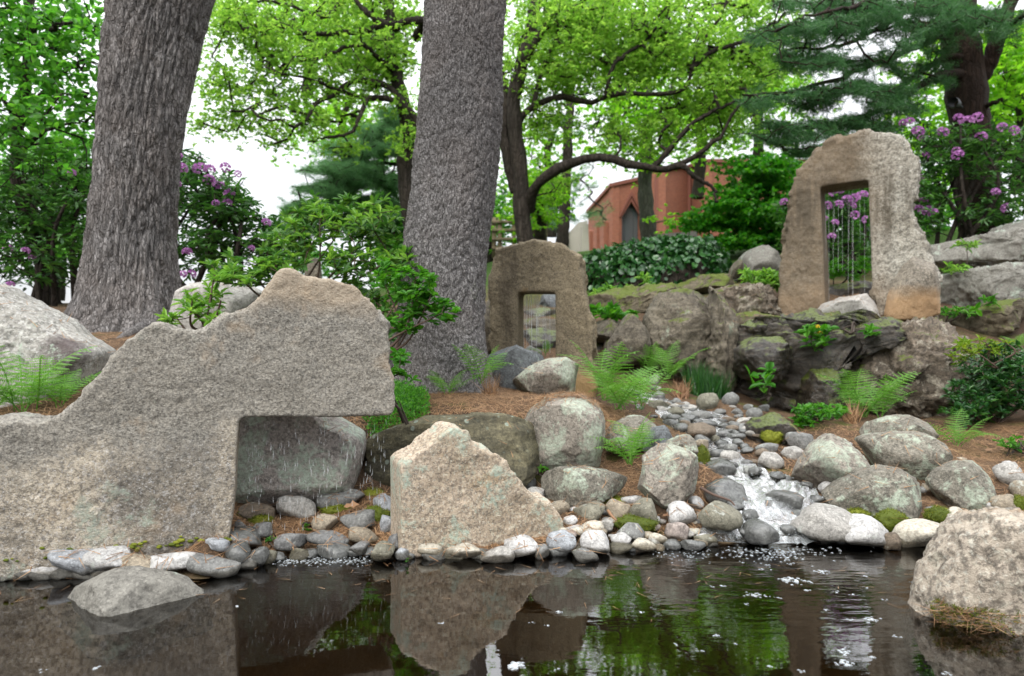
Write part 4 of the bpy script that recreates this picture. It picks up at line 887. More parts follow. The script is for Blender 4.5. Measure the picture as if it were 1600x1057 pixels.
tag(o, 'shallow stream breaking white between stones into the pond', kind='structure')

# ------------------------------------------------------------------ leaf, twig and tree builders
T_DIA = (np.array([(0, 0, 0), (.45, .5, .09), (1, 0, -.05), (.45, -.5, .09)]), np.array([(0, 3, 2), (0, 2, 1)]))
T_LONG = (np.array([(0, 0, 0), (.3, .42, .06), (.7, .46, .03), (1, 0, -.12), (.7, -.46, .03), (.3, -.42, .06)]), np.array([(0, 5, 4, 3), (0, 3, 2, 1)]))
T_LOBE = (np.array([(0, 0, 0), (.2, .3, .05), (.45, .2, .02), (.6, .55, .06), (.75, .25, 0), (1, 0, -.1), (.75, -.25, 0), (.6, -.55, .06), (.45, -.2, .02), (.2, -.3, .05)]),
          np.array([(0, 2, 1), (0, 4, 2), (2, 4, 3), (0, 5, 4), (0, 6, 5), (0, 8, 6), (8, 7, 6), (0, 9, 8)]))
T_NEED = (np.array([(0, .5, 0), (0, -.5, 0), (1, 0, 0)]), np.array([(0, 1, 2)]))
def unit(a): return a / (np.linalg.norm(a, axis=-1, keepdims=True) + 1e-9)
def leaves(c, d, nrm, L, Wd, T):
    """leaf template T at points c along unit d, facing nrm"""
    d = unit(d); s = unit(np.cross(nrm, d)); n = np.cross(d, s); L = np.broadcast_to(L, (len(c),)); Wd = np.broadcast_to(Wd, (len(c),))
    tv, tf = T; k = len(tv)
    V = c[:, None] + L[:, None, None] * tv[None, :, 0:1] * d[:, None] + Wd[:, None, None] * tv[None, :, 1:2] * s[:, None] + L[:, None, None] * tv[None, :, 2:3] * n[:, None]
    F = (np.arange(len(c)) * k)[:, None, None] + tf[None]
    return V.reshape(-1, 3), F.reshape(-1, tf.shape[1])
def cloud(spec, dens=1.0, clump=False):
    """points in ellipsoids given where they are seen: (px, py, rx, ry, near, far, count)"""
    out = []
    for cx, cy, rx, ry, a, b, n in spec:
        n = max(3, int(n * dens)); m = max(2, int(n / 5)) if clump else n; q = rng.normal(size=(m, 3)); q = unit(q) * rng.random((m, 1)) ** .42
        if clump: q = q[rng.integers(0, m, n)] + rng.normal(size=(n, 3)) * np.array([.11, .16, .13])
        Y = (a + b) / 2 + q[:, 1] * (b - a) / 2; Yc = (a + b) / 2
        out.append(np.stack([(cx + q[:, 0] * rx - 800) / FPX * Yc * (1 + (Y - Yc) / Yc), Y, H + (528.5 - cy - q[:, 2] * ry) / FPX * Y], 1))
    return np.concatenate(out)
def grow(limb_pts, attr, step=.25, tip=.004, power=.42, wob=.06, cap=.03):
    nodes = [np.asarray(p) for p in limb_pts]; N0 = sum(len(p) for p in nodes)
    pos = np.empty((N0 + len(attr) * 14, 3)); pos[:N0] = np.concatenate(nodes); par = np.full(len(pos), -1); n = N0
    d0 = np.min(((attr[:, None] - pos[None, :N0:2]) ** 2).sum(-1), axis=1); tips = []
    for A in attr[np.argsort(d0)]:
        d = ((pos[:n] - A) ** 2).sum(1); i = int(np.argmin(d)); L = math.sqrt(d[i])
        k = int(min(12, max(1, round(L / step)))); p0 = pos[i].copy(); prev = i
        bend = rng.normal(size=3) * L * .12; bend[2] += L * .1
        for j in range(1, k + 1):
            t = j / k; pos[n] = p0 + (A - p0) * t + bend * 4 * t * (1 - t) * .5 + (rng.normal(size=3) * wob * step if j < k else 0)
            par[n] = prev; prev = n; n += 1
        tips.append(prev)
    pos = pos[:n]; par = par[:n]; cnt = np.zeros(n)
    for t in tips: cnt[t] += 1
    for i in range(n - 1, N0 - 1, -1):
        if par[i] >= N0: cnt[par[i]] += cnt[i]
    ch = {}
    for i in range(N0, n): ch.setdefault(par[i], []).append(i)
    starts = [c for p in list(ch) if p < N0 for c in ch[p]]; acc = Acc()
    while starts:
        i = starts.pop(); line = [par[i], i]
        while i in ch:
            k = sorted(ch[i], key=lambda q: -cnt[q]); starts.extend(k[1:]); i = k[0]; line.append(i)
        r = np.minimum(tip * np.maximum(cnt[line], 1) ** power, cap); r[0] = r[1] if len(r) > 1 else r[0]; r[-1] *= .5
        acc.add(*tube(pos[line], r, 5))
    return pos[tips], acc, pos[N0:]
def limb_line(pts, Y0, Y1, r0, r1, n=26):
    """limb seen along pts, running from depth Y0 to Y1"""
    q = spline(np.array(pts, float), n); Ys = np.linspace(Y0, Y1, n) + .25 * np.sin(np.linspace(0, 5, n) + q[0, 0]) * min(1, abs(Y1 - Y0))
    p = np.stack([(q[:, 0] - 800) / FPX * Ys, Ys, H + (528.5 - q[:, 1]) / FPX * Ys], 1)
    return p + .02 * rng.normal(size=p.shape) * np.linspace(0, 1, n)[:, None], np.linspace(r0, r1, n)
def tree(name, label, cat, group, trunk, limbs, spec, bark, leafm, per=34, spread=.28, L=(.07, .11), ratio=.55, T=T_DIA, kind='leaf', step=.3, tip=.005, flat=.6, loose=0, cap=.05, dens=1.0, push=0.0, updir=.35, needle_len=.12, needles=40):
    """trunk / limbs: (pts, Y0, Y1, r0, r1)"""
    tl = [limb_line(*t) for t in trunk]; ll = [limb_line(*t) for t in limbs]
    base = tl[0][0][0]; root = thing(name, label, cat, base, group)
    for p, r in tl: obj('trunk', *tube(p, r * (1 + .08 * np.sin(np.arange(len(r)) * 1.9)), 10), M[bark], root)
    for p, r in ll: obj('limb', *tube(p, r * (1 + .1 * np.sin(np.arange(len(r)) * 1.3)), 8), M[bark], root)
    A = cloud([(q[0], q[1], q[2], q[3], q[4] + push, q[5] + push * .6, q[6]) for q in spec], dens, True); tips, acc, tw = grow([p for p, r in tl + ll], A, step, tip, cap=cap)
    tag(obj('twigs', *acc.get(), M[bark], root), kind='stuff')
    mid = tl[0][0].mean(0)
    if kind == 'leaf':
        nt = max(1, round(per / 6)); c = np.repeat(tips, nt, 0); c = np.repeat(c + rng.normal(size=c.shape) * spread * np.array([1, 1, flat]), 6, 0)   # tufts of six leaves round a bud
        if loose:
            i = rng.integers(0, len(tw), int(len(c) * loose)); c = np.concatenate([c, tw[i] + rng.normal(size=(len(i), 3)) * spread * .5])
        d = rng.normal(size=c.shape); d[:, 2] = d[:, 2] * .5 - .25; nr = rng.normal(size=c.shape) * .75; nr[:, 2] += 1
        Ls = rng.uniform(*L, len(c)); V, F = leaves(c, d, nr, Ls, Ls * ratio, T)
    else:
        dirs = tips - np.array([mid[0], mid[1], 0]); dirs[:, 2] = 0; dirs = unit(dirs); dirs[:, 2] += updir * (rng.random(len(dirs)) - .3)
        dirs = unit(dirs + .45 * rng.normal(size=dirs.shape) * np.array([1, 1, .3]))
        c = np.repeat(tips, needles, 0); dd = np.repeat(dirs, needles, 0); uu = rng.random((len(c), 1))
        c = c - dd * uu * .38 + rng.normal(size=c.shape) * .015
        side = rng.normal(size=c.shape) * np.array([1, 1, .7]); d = unit(dd * .75 + unit(side) * .8)
        Ls = rng.uniform(.75, 1.15, len(c)) * needle_len; V, F = leaves(c, d, rng.normal(size=c.shape), Ls, np.full(len(c), .0075), T_NEED)
    tag(obj('crown', V, F, M[leafm], root), kind='stuff')
    return root

# ------------------------------------------------------------------ the two near trunks, with bark relief
def big_trunk(label, L_, R_, Y, depth_y, mat, seed, ncell, vsc, amp, top_extra, roots, hi=420, nu_=240, stretch=1.0):
    ys_ = np.array([p[1] for p in L_]); yy = np.linspace(ys_.max(), ys_.min(), hi)
    lx = np.interp(yy, ys_[::-1] if ys_[0] > ys_[-1] else ys_, np.array([p[0] for p in L_])[::-1] if ys_[0] > ys_[-1] else np.array([p[0] for p in L_]))
    ry_ = np.array([p[1] for p in R_]); rx = np.interp(yy, ry_[::-1] if ry_[0] > ry_[-1] else ry_, np.array([p[0] for p in R_])[::-1] if ry_[0] > ry_[-1] else np.array([p[0] for p in R_]))
    kk = np.ones(25) / 25; pad = lambda a: np.convolve(np.concatenate([np.full(12, a[0]), a, np.full(12, a[-1])]), kk, 'valid')
    lx, rx = pad(lx), pad(rx)
    cx = (lx + rx) / 2; rad = (rx - lx) / 2 / FPX * Y; z = H + (528.5 - yy) / FPX * Y; x = (cx - 800) / FPX * Y; rad = rad * np.cos(np.arctan((cx - 800) / FPX))
    th = np.arange(nu_) / nu_ * 2 * np.pi
    T_, Z_ = np.meshgrid(th, z); Rr = np.repeat(rad[:, None], nu_, 1)
    z0 = z[0]; fl = np.exp(-np.clip(Z_ - z0, 0, None) / .4)
    for a, w, h_ in roots: Rr = Rr + fl * h_ * np.exp(-((np.angle(np.exp(1j * (T_ - a)))) / w) ** 2)
    Rr = Rr * (1 + .035 * np.sin(2 * T_ + Z_ * .7 + seed) + .025 * np.sin(3 * T_ - Z_ * 1.1))
    q = np.stack([np.cos(T_).ravel() * 1.3, np.sin(T_).ravel() * 1.3, Z_.ravel() * .5], 1); wr = fbm(q * 2.2, 4, seed).reshape(T_.shape)
    u_ = T_ / (2 * np.pi) * ncell + .5 * wr; v_ = Z_ * vsc + 1.2 * wr
    f1, f2, cid = voro2(u_.ravel(), v_.ravel(), ncell, seed); crack = np.clip((f2 - f1) * 2.6, 0, 1).reshape(T_.shape) ** .6
    g1, g2, cid2 = voro2((u_ * 2).ravel() + .3, (v_ * 2.3).ravel(), ncell * 2, seed + 3); cr2 = np.clip((g2 - g1) * 2.4, 0, 1).reshape(T_.shape)
    dsp = amp * (crack - .6) + amp * .45 * (cr2 - .5) + amp * .5 * (cid.reshape(T_.shape) - .5) + .006 * fbm(np.stack([np.cos(T_).ravel() * 9, np.sin(T_).ravel() * 9, Z_.ravel() * 9], 1), 4, seed + 7).reshape(T_.shape) + .02 * wr
    Rr = Rr + dsp
    V = np.stack([x[:, None] + Rr * np.cos(T_), Y + Rr * np.sin(T_), Z_], -1).reshape(-1, 3)
    i = np.arange(hi - 1)[:, None] * nu_; j = np.arange(nu_)[None]; k = (j + 1) % nu_
    F = np.stack([i + j, i + k, i + nu_ + k, i + nu_ + j], -1).reshape(-1, 4)
    root = thing('pine_tree', label, 'tree', (x[0], Y, z[0]), 'big pines near the pond')
    obj('trunk', V, F, mat, root)
    return root, (x[0], Y, z[0])
Lt = [(90, 560), (112, 512), (128, 480), (138, 430), (141, 400), (150, 300), (158, 200), (166, 100), (175, 0), (182, -90), (188, -200), (192, -330)]
Rt = [(318, 560), (296, 512), (284, 480), (277, 430), (275, 380), (276, 300), (281, 230), (293, 150), (310, 75), (330, 0), (354, -80), (390, -200), (420, -330)]
root, b = big_trunk('leaning dark pine with deeply furrowed trunk behind the pale stained boulder', Lt, Rt, 6.0, 0, M['bark_pine'], 5, 32, 2.6, .028, 0, [(R(200), .4, .2), (R(265), .3, .16), (R(325), .35, .24), (R(60), .5, .1)], hi=480, nu_=300)
acc_roots = [([(285, 490), (320, 505), (345, 522)], .07), ([(130, 495), (100, 505), (70, 520)], .06)]
Lc = [(590, 640), (602, 605), (612, 560), (620, 520), (626, 450), (631, 380), (643, 300), (652, 200), (659, 100), (665, 0), (668, -90), (671, -200), (674, -330)]
Rc = [(800, 640), (775, 605), (763, 560), (758, 500), (763, 400), (775, 320), (782, 250), (786, 180), (785, 100), (790, 0), (790, -90), (789, -200), (788, -330)]
root, b2 = big_trunk('straight thick pine with grey scaly bark beside the brown carved slab', Lc, Rc, 4.95, 0, M['bark_scaly'], 9, 46, 9.0, .013, 0, [(R(190), .45, .1), (R(255), .35, .06), (R(320), .4, .09), (R(80), .5, .08)], hi=560, nu_=340)
for pts, r in [([P(160, 480, 5.7), P(130, 500, 5.5), P(105, 515, 5.2), P(95, 532, 5.0)], .07), ([P(225, 490, 5.7), P(215, 512, 5.4), P(190, 530, 5.0), P(165, 545, 4.7)], .06), ([P(265, 490, 5.75), P(290, 507, 5.5), P(305, 520, 5.2)], .06)]:
    q = spline(np.array(pts), 24); q[:, 2] = np.minimum(q[:, 2], tz(q[:, 0], q[:, 1]) + .02)
    rt = [o for o in bpy.data.objects if o.name == 'pine_tree'][0]
    V_, F_ = tube(q, np.linspace(r, r * .3, 24), 12); V_ = V_ + .012 * fbm(V_ * 16, 3, 4)[:, None]
    obj('root', V_, F_, M['bark_pine'], rt)
# ------------------------------------------------------------------ trees of the slope
tree('oak_tree', 'dark-limbed oak with an arching lower limb in front of the brick building', 'tree', 'broadleaf trees on the slope',
     [([(826, 400), (816, 341), (812, 265), (806, 212), (803, 159), (815, 100), (826, 61), (838, 0), (850, -90)], 13, 13, .17, .1), ([(806, 300), (795, 257), (786, 204), (790, 150), (770, 80), (760, 0)], 13, 13.4, .11, .08)],
     [([(826, 330), (831, 303), (848, 280), (886, 257), (939, 246), (985, 257), (1019, 265), (1053, 261), (1083, 246), (1110, 227), (1132, 204), (1155, 163)], 13, 11.6, .115, .025),
      ([(1053, 261), (1068, 261), (1091, 280), (1113, 293), (1118, 315)], 12.1, 11.7, .06, .02), ([(1019, 265), (1045, 235), (1083, 193), (1128, 167), (1170, 150)], 12.3, 12, .06, .02),
      ([(806, 205), (814, 185), (833, 167), (875, 151), (920, 161), (947, 151), (977, 146), (1015, 148), (1053, 146), (1075, 132), (1083, 98), (1106, 53), (1136, 8), (1150, -40)], 13, 12.4, .07, .02),
      ([(1080, 110), (1091, 98), (1113, 81), (1166, 64), (1200, 45), (1230, 20)], 12.5, 12, .06, .02), ([(815, 100), (852, 42), (900, 10), (940, -30)], 13, 12.5, .1, .03), ([(833, 167), (850, 100), (870, 60), (872, 40)], 12.9, 12.6, .05, .02),
      ([(947, 151), (960, 100), (1000, 70), (1050, 20)], 12.7, 12.3, .05, .02)],
     [(870, 40, 95, 60, 10.5, 15, 260), (960, 50, 110, 65, 10.5, 15, 300), (1080, 50, 110, 65, 10.5, 14.5, 300), (1170, 100, 80, 60, 11, 14, 170), (860, 115, 85, 40, 11, 14.5, 170), (1000, 110, 140, 38, 11, 14.5, 260), (1100, 150, 90, 45, 11, 14, 150),
      (930, 195, 100, 35, 11, 14, 60), (1050, 205, 90, 40, 11, 13.5, 70), (850, 190, 45, 40, 12, 14, 50), (1140, 190, 60, 40, 11, 13, 60), (870, 290, 40, 25, 12, 13.6, 18), (1000, -10, 260, 30, 10.5, 15, 160), (1200, 40, 60, 60, 11, 14, 90)],
     'bark_dark', 'oak', per=30, spread=.2, L=(.055, .1), tip=.0055, loose=.2, cap=.032, dens=.85, push=1.0)
tree('oak_tree', 'spreading oak with fine drooping twigs between the two big pine trunks', 'tree', 'broadleaf trees on the slope',
     [([(655, 440), (645, 360), (632, 265), (637, 227), (634, 182), (618, 114), (611, 76), (604, 0), (600, -80)], 12, 12, .17, .08)],
     [([(652, 215), (648, 182), (625, 163), (610, 155), (565, 153), (542, 146), (515, 138), (480, 120), (430, 118)], 12, 10.8, .075, .018), ([(634, 170), (622, 151), (599, 132), (565, 127), (542, 131), (523, 148), (501, 159), (482, 178), (459, 199), (440, 189), (405, 185)], 11.8, 10.5, .065, .014),
      ([(575, 150), (561, 185), (546, 208), (504, 216), (480, 225)], 11.3, 10.8, .04, .014), ([(650, 60), (660, 32), (610, 38), (580, 25), (557, 0), (540, -40)], 12, 11, .08, .03), ([(620, 45), (603, 38), (565, 49), (482, 53), (430, 40), (380, 45)], 11.8, 10.6, .07, .02),
      ([(540, -10), (508, 26), (451, 8), (400, 0)], 11.3, 10.6, .04, .015), ([(618, 114), (590, 90), (560, 70), (500, 90), (450, 95)], 11.8, 10.8, .05, .018)],
     [(380, 55, 75, 60, 9.5, 12, 120), (480, 50, 110, 65, 9.5, 13, 260), (580, 60, 90, 65, 10, 13.5, 250), (390, 140, 80, 45, 9.6, 12, 90), (490, 160, 90, 38, 9.8, 12.2, 90), (420, 195, 75, 28, 9.8, 11.8, 60), (580, 110, 70, 45, 10.5, 13, 130), (635, 190, 25, 55, 10.5, 11.6, 35),
      (335, 110, 30, 45, 9.6, 11, 36), (350, 15, 60, 30, 9.5, 12, 60), (480, -15, 180, 25, 9.5, 13, 130), (530, 240, 30, 14, 10, 11.4, 14), (345, 180, 40, 30, 9.8, 11, 28), (630, 20, 40, 60, 11, 13, 70)],
     'bark_dark', 'oak', per=24, spread=.17, L=(.05, .09), tip=.005, loose=.2, cap=.026, dens=.9, push=.7)
tree('young_tree', 'slim grey-trunked young tree standing before the arched window', 'tree', 'broadleaf trees on the slope',
     [([(1016, 400), (1012, 350), (1008, 300), (1009, 250), (1012, 212), (1012, 160), (1010, 100)], 18, 18, .24, .1)],
     [([(1011, 225), (1000, 200), (985, 185), (975, 165), (960, 150)], 18, 17.6, .1, .04), ([(1012, 215), (1028, 175), (1045, 155), (1055, 120)], 18, 17.6, .1, .04), ([(1010, 250), (1040, 225), (1070, 210)], 18, 17.5, .05, .02)],
     [(1000, 150, 80, 55, 16.5, 19, 90), (960, 220, 50, 40, 16.5, 19, 30), (1060, 200, 50, 40, 16.5, 19, 30), (1045, 335, 12, 14, 16, 17, 5), (1010, 240, 16, 25, 17.2, 18.6, 14)], 'bark_grey', 'oak2', per=26, spread=.3, L=(.1, .16), tip=.008)
tree('slender_tree', 'thin dark bare-stemmed tree rising left of the brick building', 'tree', 'broadleaf trees on the slope',
     [([(878, 385), (881, 345), (884, 300), (887, 220), (890, 160), (894, 90)], 21, 21, .2, .11)], [([(884, 290), (905, 280), (925, 300)], 21, 20.5, .05, .02), ([(887, 210), (870, 190), (850, 185)], 21, 20.6, .05, .02)],
     [(880, 195, 45, 28, 19, 22, 45), (920, 275, 40, 28, 19, 22, 28), (940, 330, 28, 25, 19, 21, 26), (900, 320, 30, 28, 19, 22, 26), (850, 330, 30, 35, 19, 22, 40)], 'bark_dark', 'needle_far', kind='needle', needle_len=.2, needles=34, tip=.007)
tree('pine_tree', 'dark pine with long drooping needle boughs behind the tallest arch', 'tree', 'pines on the slope',
     [([(1545, 395), (1538, 360), (1528, 300), (1520, 220), (1510, 140), (1500, 70), (1492, 0), (1488, -80)], 11, 11, .35, .24), ([(1522, 130), (1538, 112), (1553, 82), (1566, 40), (1580, 0), (1600, -60)], 11, 10.8, .14, .09)],
     [([(1505, 115), (1471, 118), (1420, 145), (1366, 176), (1290, 196), (1180, 206)], 11, 9.0, .075, .012), ([(1500, 90), (1471, 93), (1401, 140), (1350, 190), (1320, 206)], 11, 9.6, .06, .012), ([(1490, -10), (1436, 5), (1380, 40), (1316, 70), (1225, 80)], 11, 9.4, .07, .012),
      ([(1495, 40), (1440, 70), (1366, 100), (1275, 135), (1160, 150)], 11, 9.0, .07, .012), ([(1560, 60), (1590, 30), (1640, 10)], 10.8, 10, .06, .015), ([(1515, 175), (1545, 165), (1565, 155)], 11, 10.4, .05, .02), ([(1490, 10), (1420, -10), (1330, 10), (1240, 30)], 11, 9, .06, .012)],
     [(1250, 50, 110, 22, 8.6, 10.6, 150), (1340, 20, 110, 26, 8.8, 11, 170), (1300, 95, 130, 18, 8.6, 10.6, 170), (1215, 150, 75, 18, 8.5, 10, 95), (1330, 140, 110, 18, 8.8, 10.6, 150), (1235, 205, 85, 18, 8.5, 10, 110), (1320, 190, 90, 16, 8.8, 10.4, 100), (1420, 55, 70, 34, 9, 11, 120), (1440, 115, 50, 20, 9.4, 10.8, 50),
      (1500, 15, 90, 24, 8.8, 11, 110), (1580, 30, 60, 26, 9, 11, 70), (1400, 10, 130, 20, 8.8, 11, 130), (1260, 5, 80, 18, 9, 11, 70), (1270, 238, 60, 10, 8.6, 9.8, 45), (1380, 165, 60, 14, 9, 10.4, 50)],
     'bark_red', 'needle', kind='needle', needle_len=.115, needles=62, tip=.0045, cap=.02, step=.22)
tree('pine_tree', 'pale green far pine with flat layered boughs beside the straight trunk', 'tree', 'pines on the slope',
     [([(655, 440), (650, 360), (643, 280), (630, 200), (622, 150)], 15.5, 15.5, .2, .08)],
     [([(648, 320), (622, 310), (595, 288), (531, 272), (470, 268)], 15.5, 14, .06, .012), ([(650, 330), (600, 325), (575, 335), (555, 360)], 15.5, 14.4, .07, .015), ([(640, 260), (600, 255), (560, 250), (520, 235)], 15.5, 14.2, .05, .012), ([(632, 215), (600, 205), (570, 200)], 15.5, 14.6, .04, .012)],
     [(615, 185, 30, 18, 13.6, 16, 50), (600, 205, 50, 16, 13.6, 16, 80), (565, 232, 85, 14, 13.5, 16, 130), (530, 262, 80, 11, 13.4, 15.6, 90), (575, 285, 75, 12, 13.6, 16, 90), (500, 295, 55, 10, 13.4, 15, 60), (560, 318, 80, 12, 13.6, 16, 90), (475, 325, 50, 16, 13.4, 15, 60), (450, 355, 40, 16, 13.6, 15, 50), (600, 345, 50, 16, 13.6, 16, 60), (520, 345, 60, 14, 13.5, 16, 60), (630, 240, 18, 60, 14.5, 16, 50)],
     'bark_dark', 'needle_far', kind='needle', needle_len=.19, needles=80, tip=.0055, cap=.03, dens=2.0)
tree('broadleaf_tree', 'slender broadleaf tree overhanging the pond bank beside the leaning trunk', 'tree', 'broadleaf trees on the slope',
     [([(70, 480), (62, 400), (30, 300), (25, 190), (40, 130), (47, 60), (48, 0), (50, -60)], 8.6, 8.3, .09, .04)], [([(30, 200), (70, 140), (120, 100), (170, 80)], 8.3, 7.6, .03, .01), ([(46, 80), (90, 40), (140, 30)], 8.3, 7.7, .03, .01), ([(26, 190), (0, 150), (-40, 130)], 8.3, 7.8, .03, .01), ([(27, 240), (80, 200), (130, 190)], 8.4, 7.8, .03, .01)],
     [(50, 30, 110, 45, 7, 9.4, 150), (60, 110, 105, 48, 7, 9.4, 150), (130, 170, 50, 40, 7, 8.8, 50), (40, 190, 75, 40, 7.2, 9.2, 90), (150, 60, 35, 50, 7, 8.6, 40), (-60, 100, 80, 120, 7, 9, 100), (110, 250, 60, 40, 7.4, 9, 45), (20, -10, 140, 20, 7, 9, 60)], 'bark_dark', 'beech', per=12, spread=.16, L=(.06, .11), ratio=.6, T=T_LONG, tip=.004, loose=.15, dens=.7)
tree('japanese_maple', 'low layered maple with vivid green sprays before the brick building', 'tree', 'broadleaf trees on the slope',
     [([(1190, 420), (1185, 385), (1170, 350), (1165, 320), (1175, 280)], 13.5, 13.5, .1, .04)], [([(1175, 350), (1140, 330), (1100, 325)], 13.5, 12.8, .04, .01), ([(1170, 330), (1210, 310), (1250, 305)], 13.5, 12.8, .04, .01), ([(1180, 380), (1150, 372), (1110, 372)], 13.5, 12.7, .03, .01), ([(1180, 370), (1230, 355), (1270, 350)], 13.5, 12.8, .04, .01)],
     [(1165, 300, 50, 8, 12, 14.5, 50), (1190, 325, 65, 9, 12, 14.5, 75), (1118, 320, 30, 7, 12, 14, 14), (1160, 350, 75, 9, 12, 14.5, 85), (1210, 285, 55, 11, 12, 14.5, 60), (1200, 372, 65, 9, 12, 14.5, 70), (1150, 378, 50, 8, 12, 14, 40), (1215, 255, 45, 12, 12, 14.5, 45), (1180, 262, 45, 12, 12, 14.5, 40), (1235, 340, 50, 20, 12.4, 15, 60), (1100, 345, 20, 12, 12, 13.6, 22)], 'bark_dark', 'maple', per=36, spread=.2, L=(.07, .11), ratio=.75, tip=.0045, flat=.3)
for cx, cy, rx, ry, Y, n, lf, lb, sp in [
        (960, 60, 190, 95, 24, 420, 'oak2', 'hazy bright tree filling the sky behind the arching oak', 1.5), (540, 200, 90, 60, 22, 170, 'oak2', 'far light green tree filling the gap beside the spreading oak', 1.3), (860, 250, 60, 60, 23, 90, 'oak2', 'far leafy tree seen under the arching limb', 1.2), (600, 270, 60, 100, 21, 150, 'beech', 'far pale tree behind the layered far pine', 1.4), (480, 30, 150, 60, 22, 240, 'oak2', 'distant bright tree crown behind the spreading oak', 1.5), (1090, 190, 110, 60, 26, 150, 'oak2', 'far airy tree above the brick building', 1.4), (720, 200, 90, 130, 24, 220, 'oak2', 'far bright tree hidden mostly behind the straight pine trunk', 1.4), (90, 300, 110, 110, 14, 260, 'beech', 'backlit green tree behind the dark rhododendron thicket', 1.0),
        (1500, 190, 130, 130, 17, 420, 'oak2', 'bright broadleaf tree filling the gap behind the dark pine', 1.0), (1590, 120, 70, 120, 15, 240, 'oak2', 'sunny green broadleaf tree at the frame edge behind the dark pine', 1.0), (1180, 140, 90, 110, 21, 260, 'oak2', 'far bright tree between the oak and the dark pine', 1.0),
        (1320, 300, 110, 70, 16, 240, 'beech', 'shadowy green tree seen behind and through the tallest arch', 1.0), (760, 330, 60, 60, 18, 110, 'beech', 'small green tree behind the brown slab and trellis', .8), (480, 400, 60, 26, 17, 60, 'beech', 'low green thicket tree behind the pale azalea', .8),
        (620, 380, 60, 60, 15, 120, 'beech', 'small tree close behind the straight pine trunk', .8), (840, 310, 40, 50, 15.5, 80, 'oak2', 'leafy sprouting tree around the foot of the arching oak', .8), (1420, 330, 60, 60, 14, 130, 'beech', 'dark thicket tree between the tallest arch and the dark pine', .8)]:
    tree('broadleaf_tree', lb, 'tree', 'trees filling the slope behind', [([(cx, cy + ry + 60), (cx + 6, cy + ry * .5), (cx - 5, cy), (cx + 4, cy - ry * .7)], Y, Y, .009 * Y, .004 * Y)], [([(cx, cy + ry * .4), (cx - rx * .5, cy)], Y, Y - .8, .05, .02), ([(cx, cy + ry * .2), (cx + rx * .5, cy - ry * .3)], Y, Y - .6, .05, .02)],
         [(cx, cy, rx, ry, Y - 2, Y + 2, n)], 'bark_dark', lf, per=30, spread=.34 * sp, L=(.09, .15), ratio=.62, tip=.006)

# ------------------------------------------------------------------ rhododendrons with flower trusses
def petal_truss():
    a = Acc(); n = 15
    for i in range(n):
        z = 1 - 1.35 * (i + .5) / n; t = i * 2.4; r = math.sqrt(max(0, 1 - z * z)); d = np.array([r * math.cos(t), r * math.sin(t), z])
        s = unit(np.cross(d, [0.2, .1, 1.0])); b = np.cross(d, s); c = d * .55
        V = [c]; 
        for j in range(5):
            w = j / 5 * 6.283; V.append(c + d * .42 + .36 * (math.cos(w) * s + math.sin(w) * b))
            w += .628; V.append(c + d * .34 + .24 * (math.cos(w) * s + math.sin(w) * b))
        a.add(V, [(0, 1 + k, 1 + (k + 1) % 10) for k in range(10)])
    return make_mesh('truss', *a.get())
TR = petal_truss(); TR.materials.append(M['petal'])
def rhododendron(label, base, Y, spec, flowers, per=1, Ll=(.08, .125), stems=5, fr=.075):
    fr = fr * .82
    bx = P(*base, Y); root = thing('rhododendron', label, 'shrub', bx, 'rhododendrons in flower')
    A = cloud(spec); top = A[A[:, 2].argsort()[-len(A) // 3:]]; st = []
    for i in range(stems):
        e = top[rng.integers(len(top))]; p0 = bx + np.array([rng.normal() * .15, rng.normal() * .15, 0]); m_ = (p0 + e) / 2 + rng.normal(size=3) * .15 + np.array([0, 0, .1])
        q = spline(np.array([p0, m_, e]), 16); st.append(q); obj('stem', *tube(q, np.linspace(.035, .012, 16), 7), M['bark_dark'], root)
    tips, acc, tw = grow(st, A, .16, .004, cap=.016); tag(obj('twigs', *acc.get(), M['bark_dark'], root), kind='stuff')
    n = 8; c = np.repeat(tips, n, 0); th = rng.random(len(c)) * 6.283; up = unit(rng.normal(size=tips.shape) * .35 + np.array([0, 0, 1])); up = np.repeat(up, n, 0)
    s = unit(np.cross(up, np.array([.3, .9, .1]))); b = np.cross(up, s); d = np.cos(th)[:, None] * s + np.sin(th)[:, None] * b + up * rng.uniform(-.45, .35, (len(c), 1))
    Ls = rng.uniform(*Ll, len(c)); V, F = leaves(c + rng.normal(size=c.shape) * .02, d, up + .2 * rng.normal(size=c.shape), Ls, Ls * .3, T_LONG)
    tag(obj('foliage', V, F, M['rhodo'], root), kind='stuff')
    for x, y, k in flowers:
        o_ = bpy.data.objects.new('flower_truss', TR); C.objects.link(o_); o_.parent = root; s_ = fr * k
        o_.location = P(x, y, Y - .35 - .3 * rng.random()) - bx; o_.rotation_euler = (rng.normal() * .4, rng.normal() * .4, rng.random() * 6); o_.scale = (s_, s_, s_ * .85)
    return root
rhododendron('dark rhododendron thicket with few blooms, on the bank behind the stained boulder', (85, 482), 8.2, [(60, 300, 90, 70, 7.4, 9.2, 170), (70, 390, 95, 60, 7.4, 9.2, 190), (0, 350, 60, 110, 7.6, 9, 110), (120, 330, 40, 90, 7.6, 8.8, 90), (-90, 350, 70, 100, 7.6, 9, 90)],
             [(12, 388, .9), (40, 392, .8), (15, 447, 1.0), (50, 403, .7), (112, 270, .8)], stems=9)
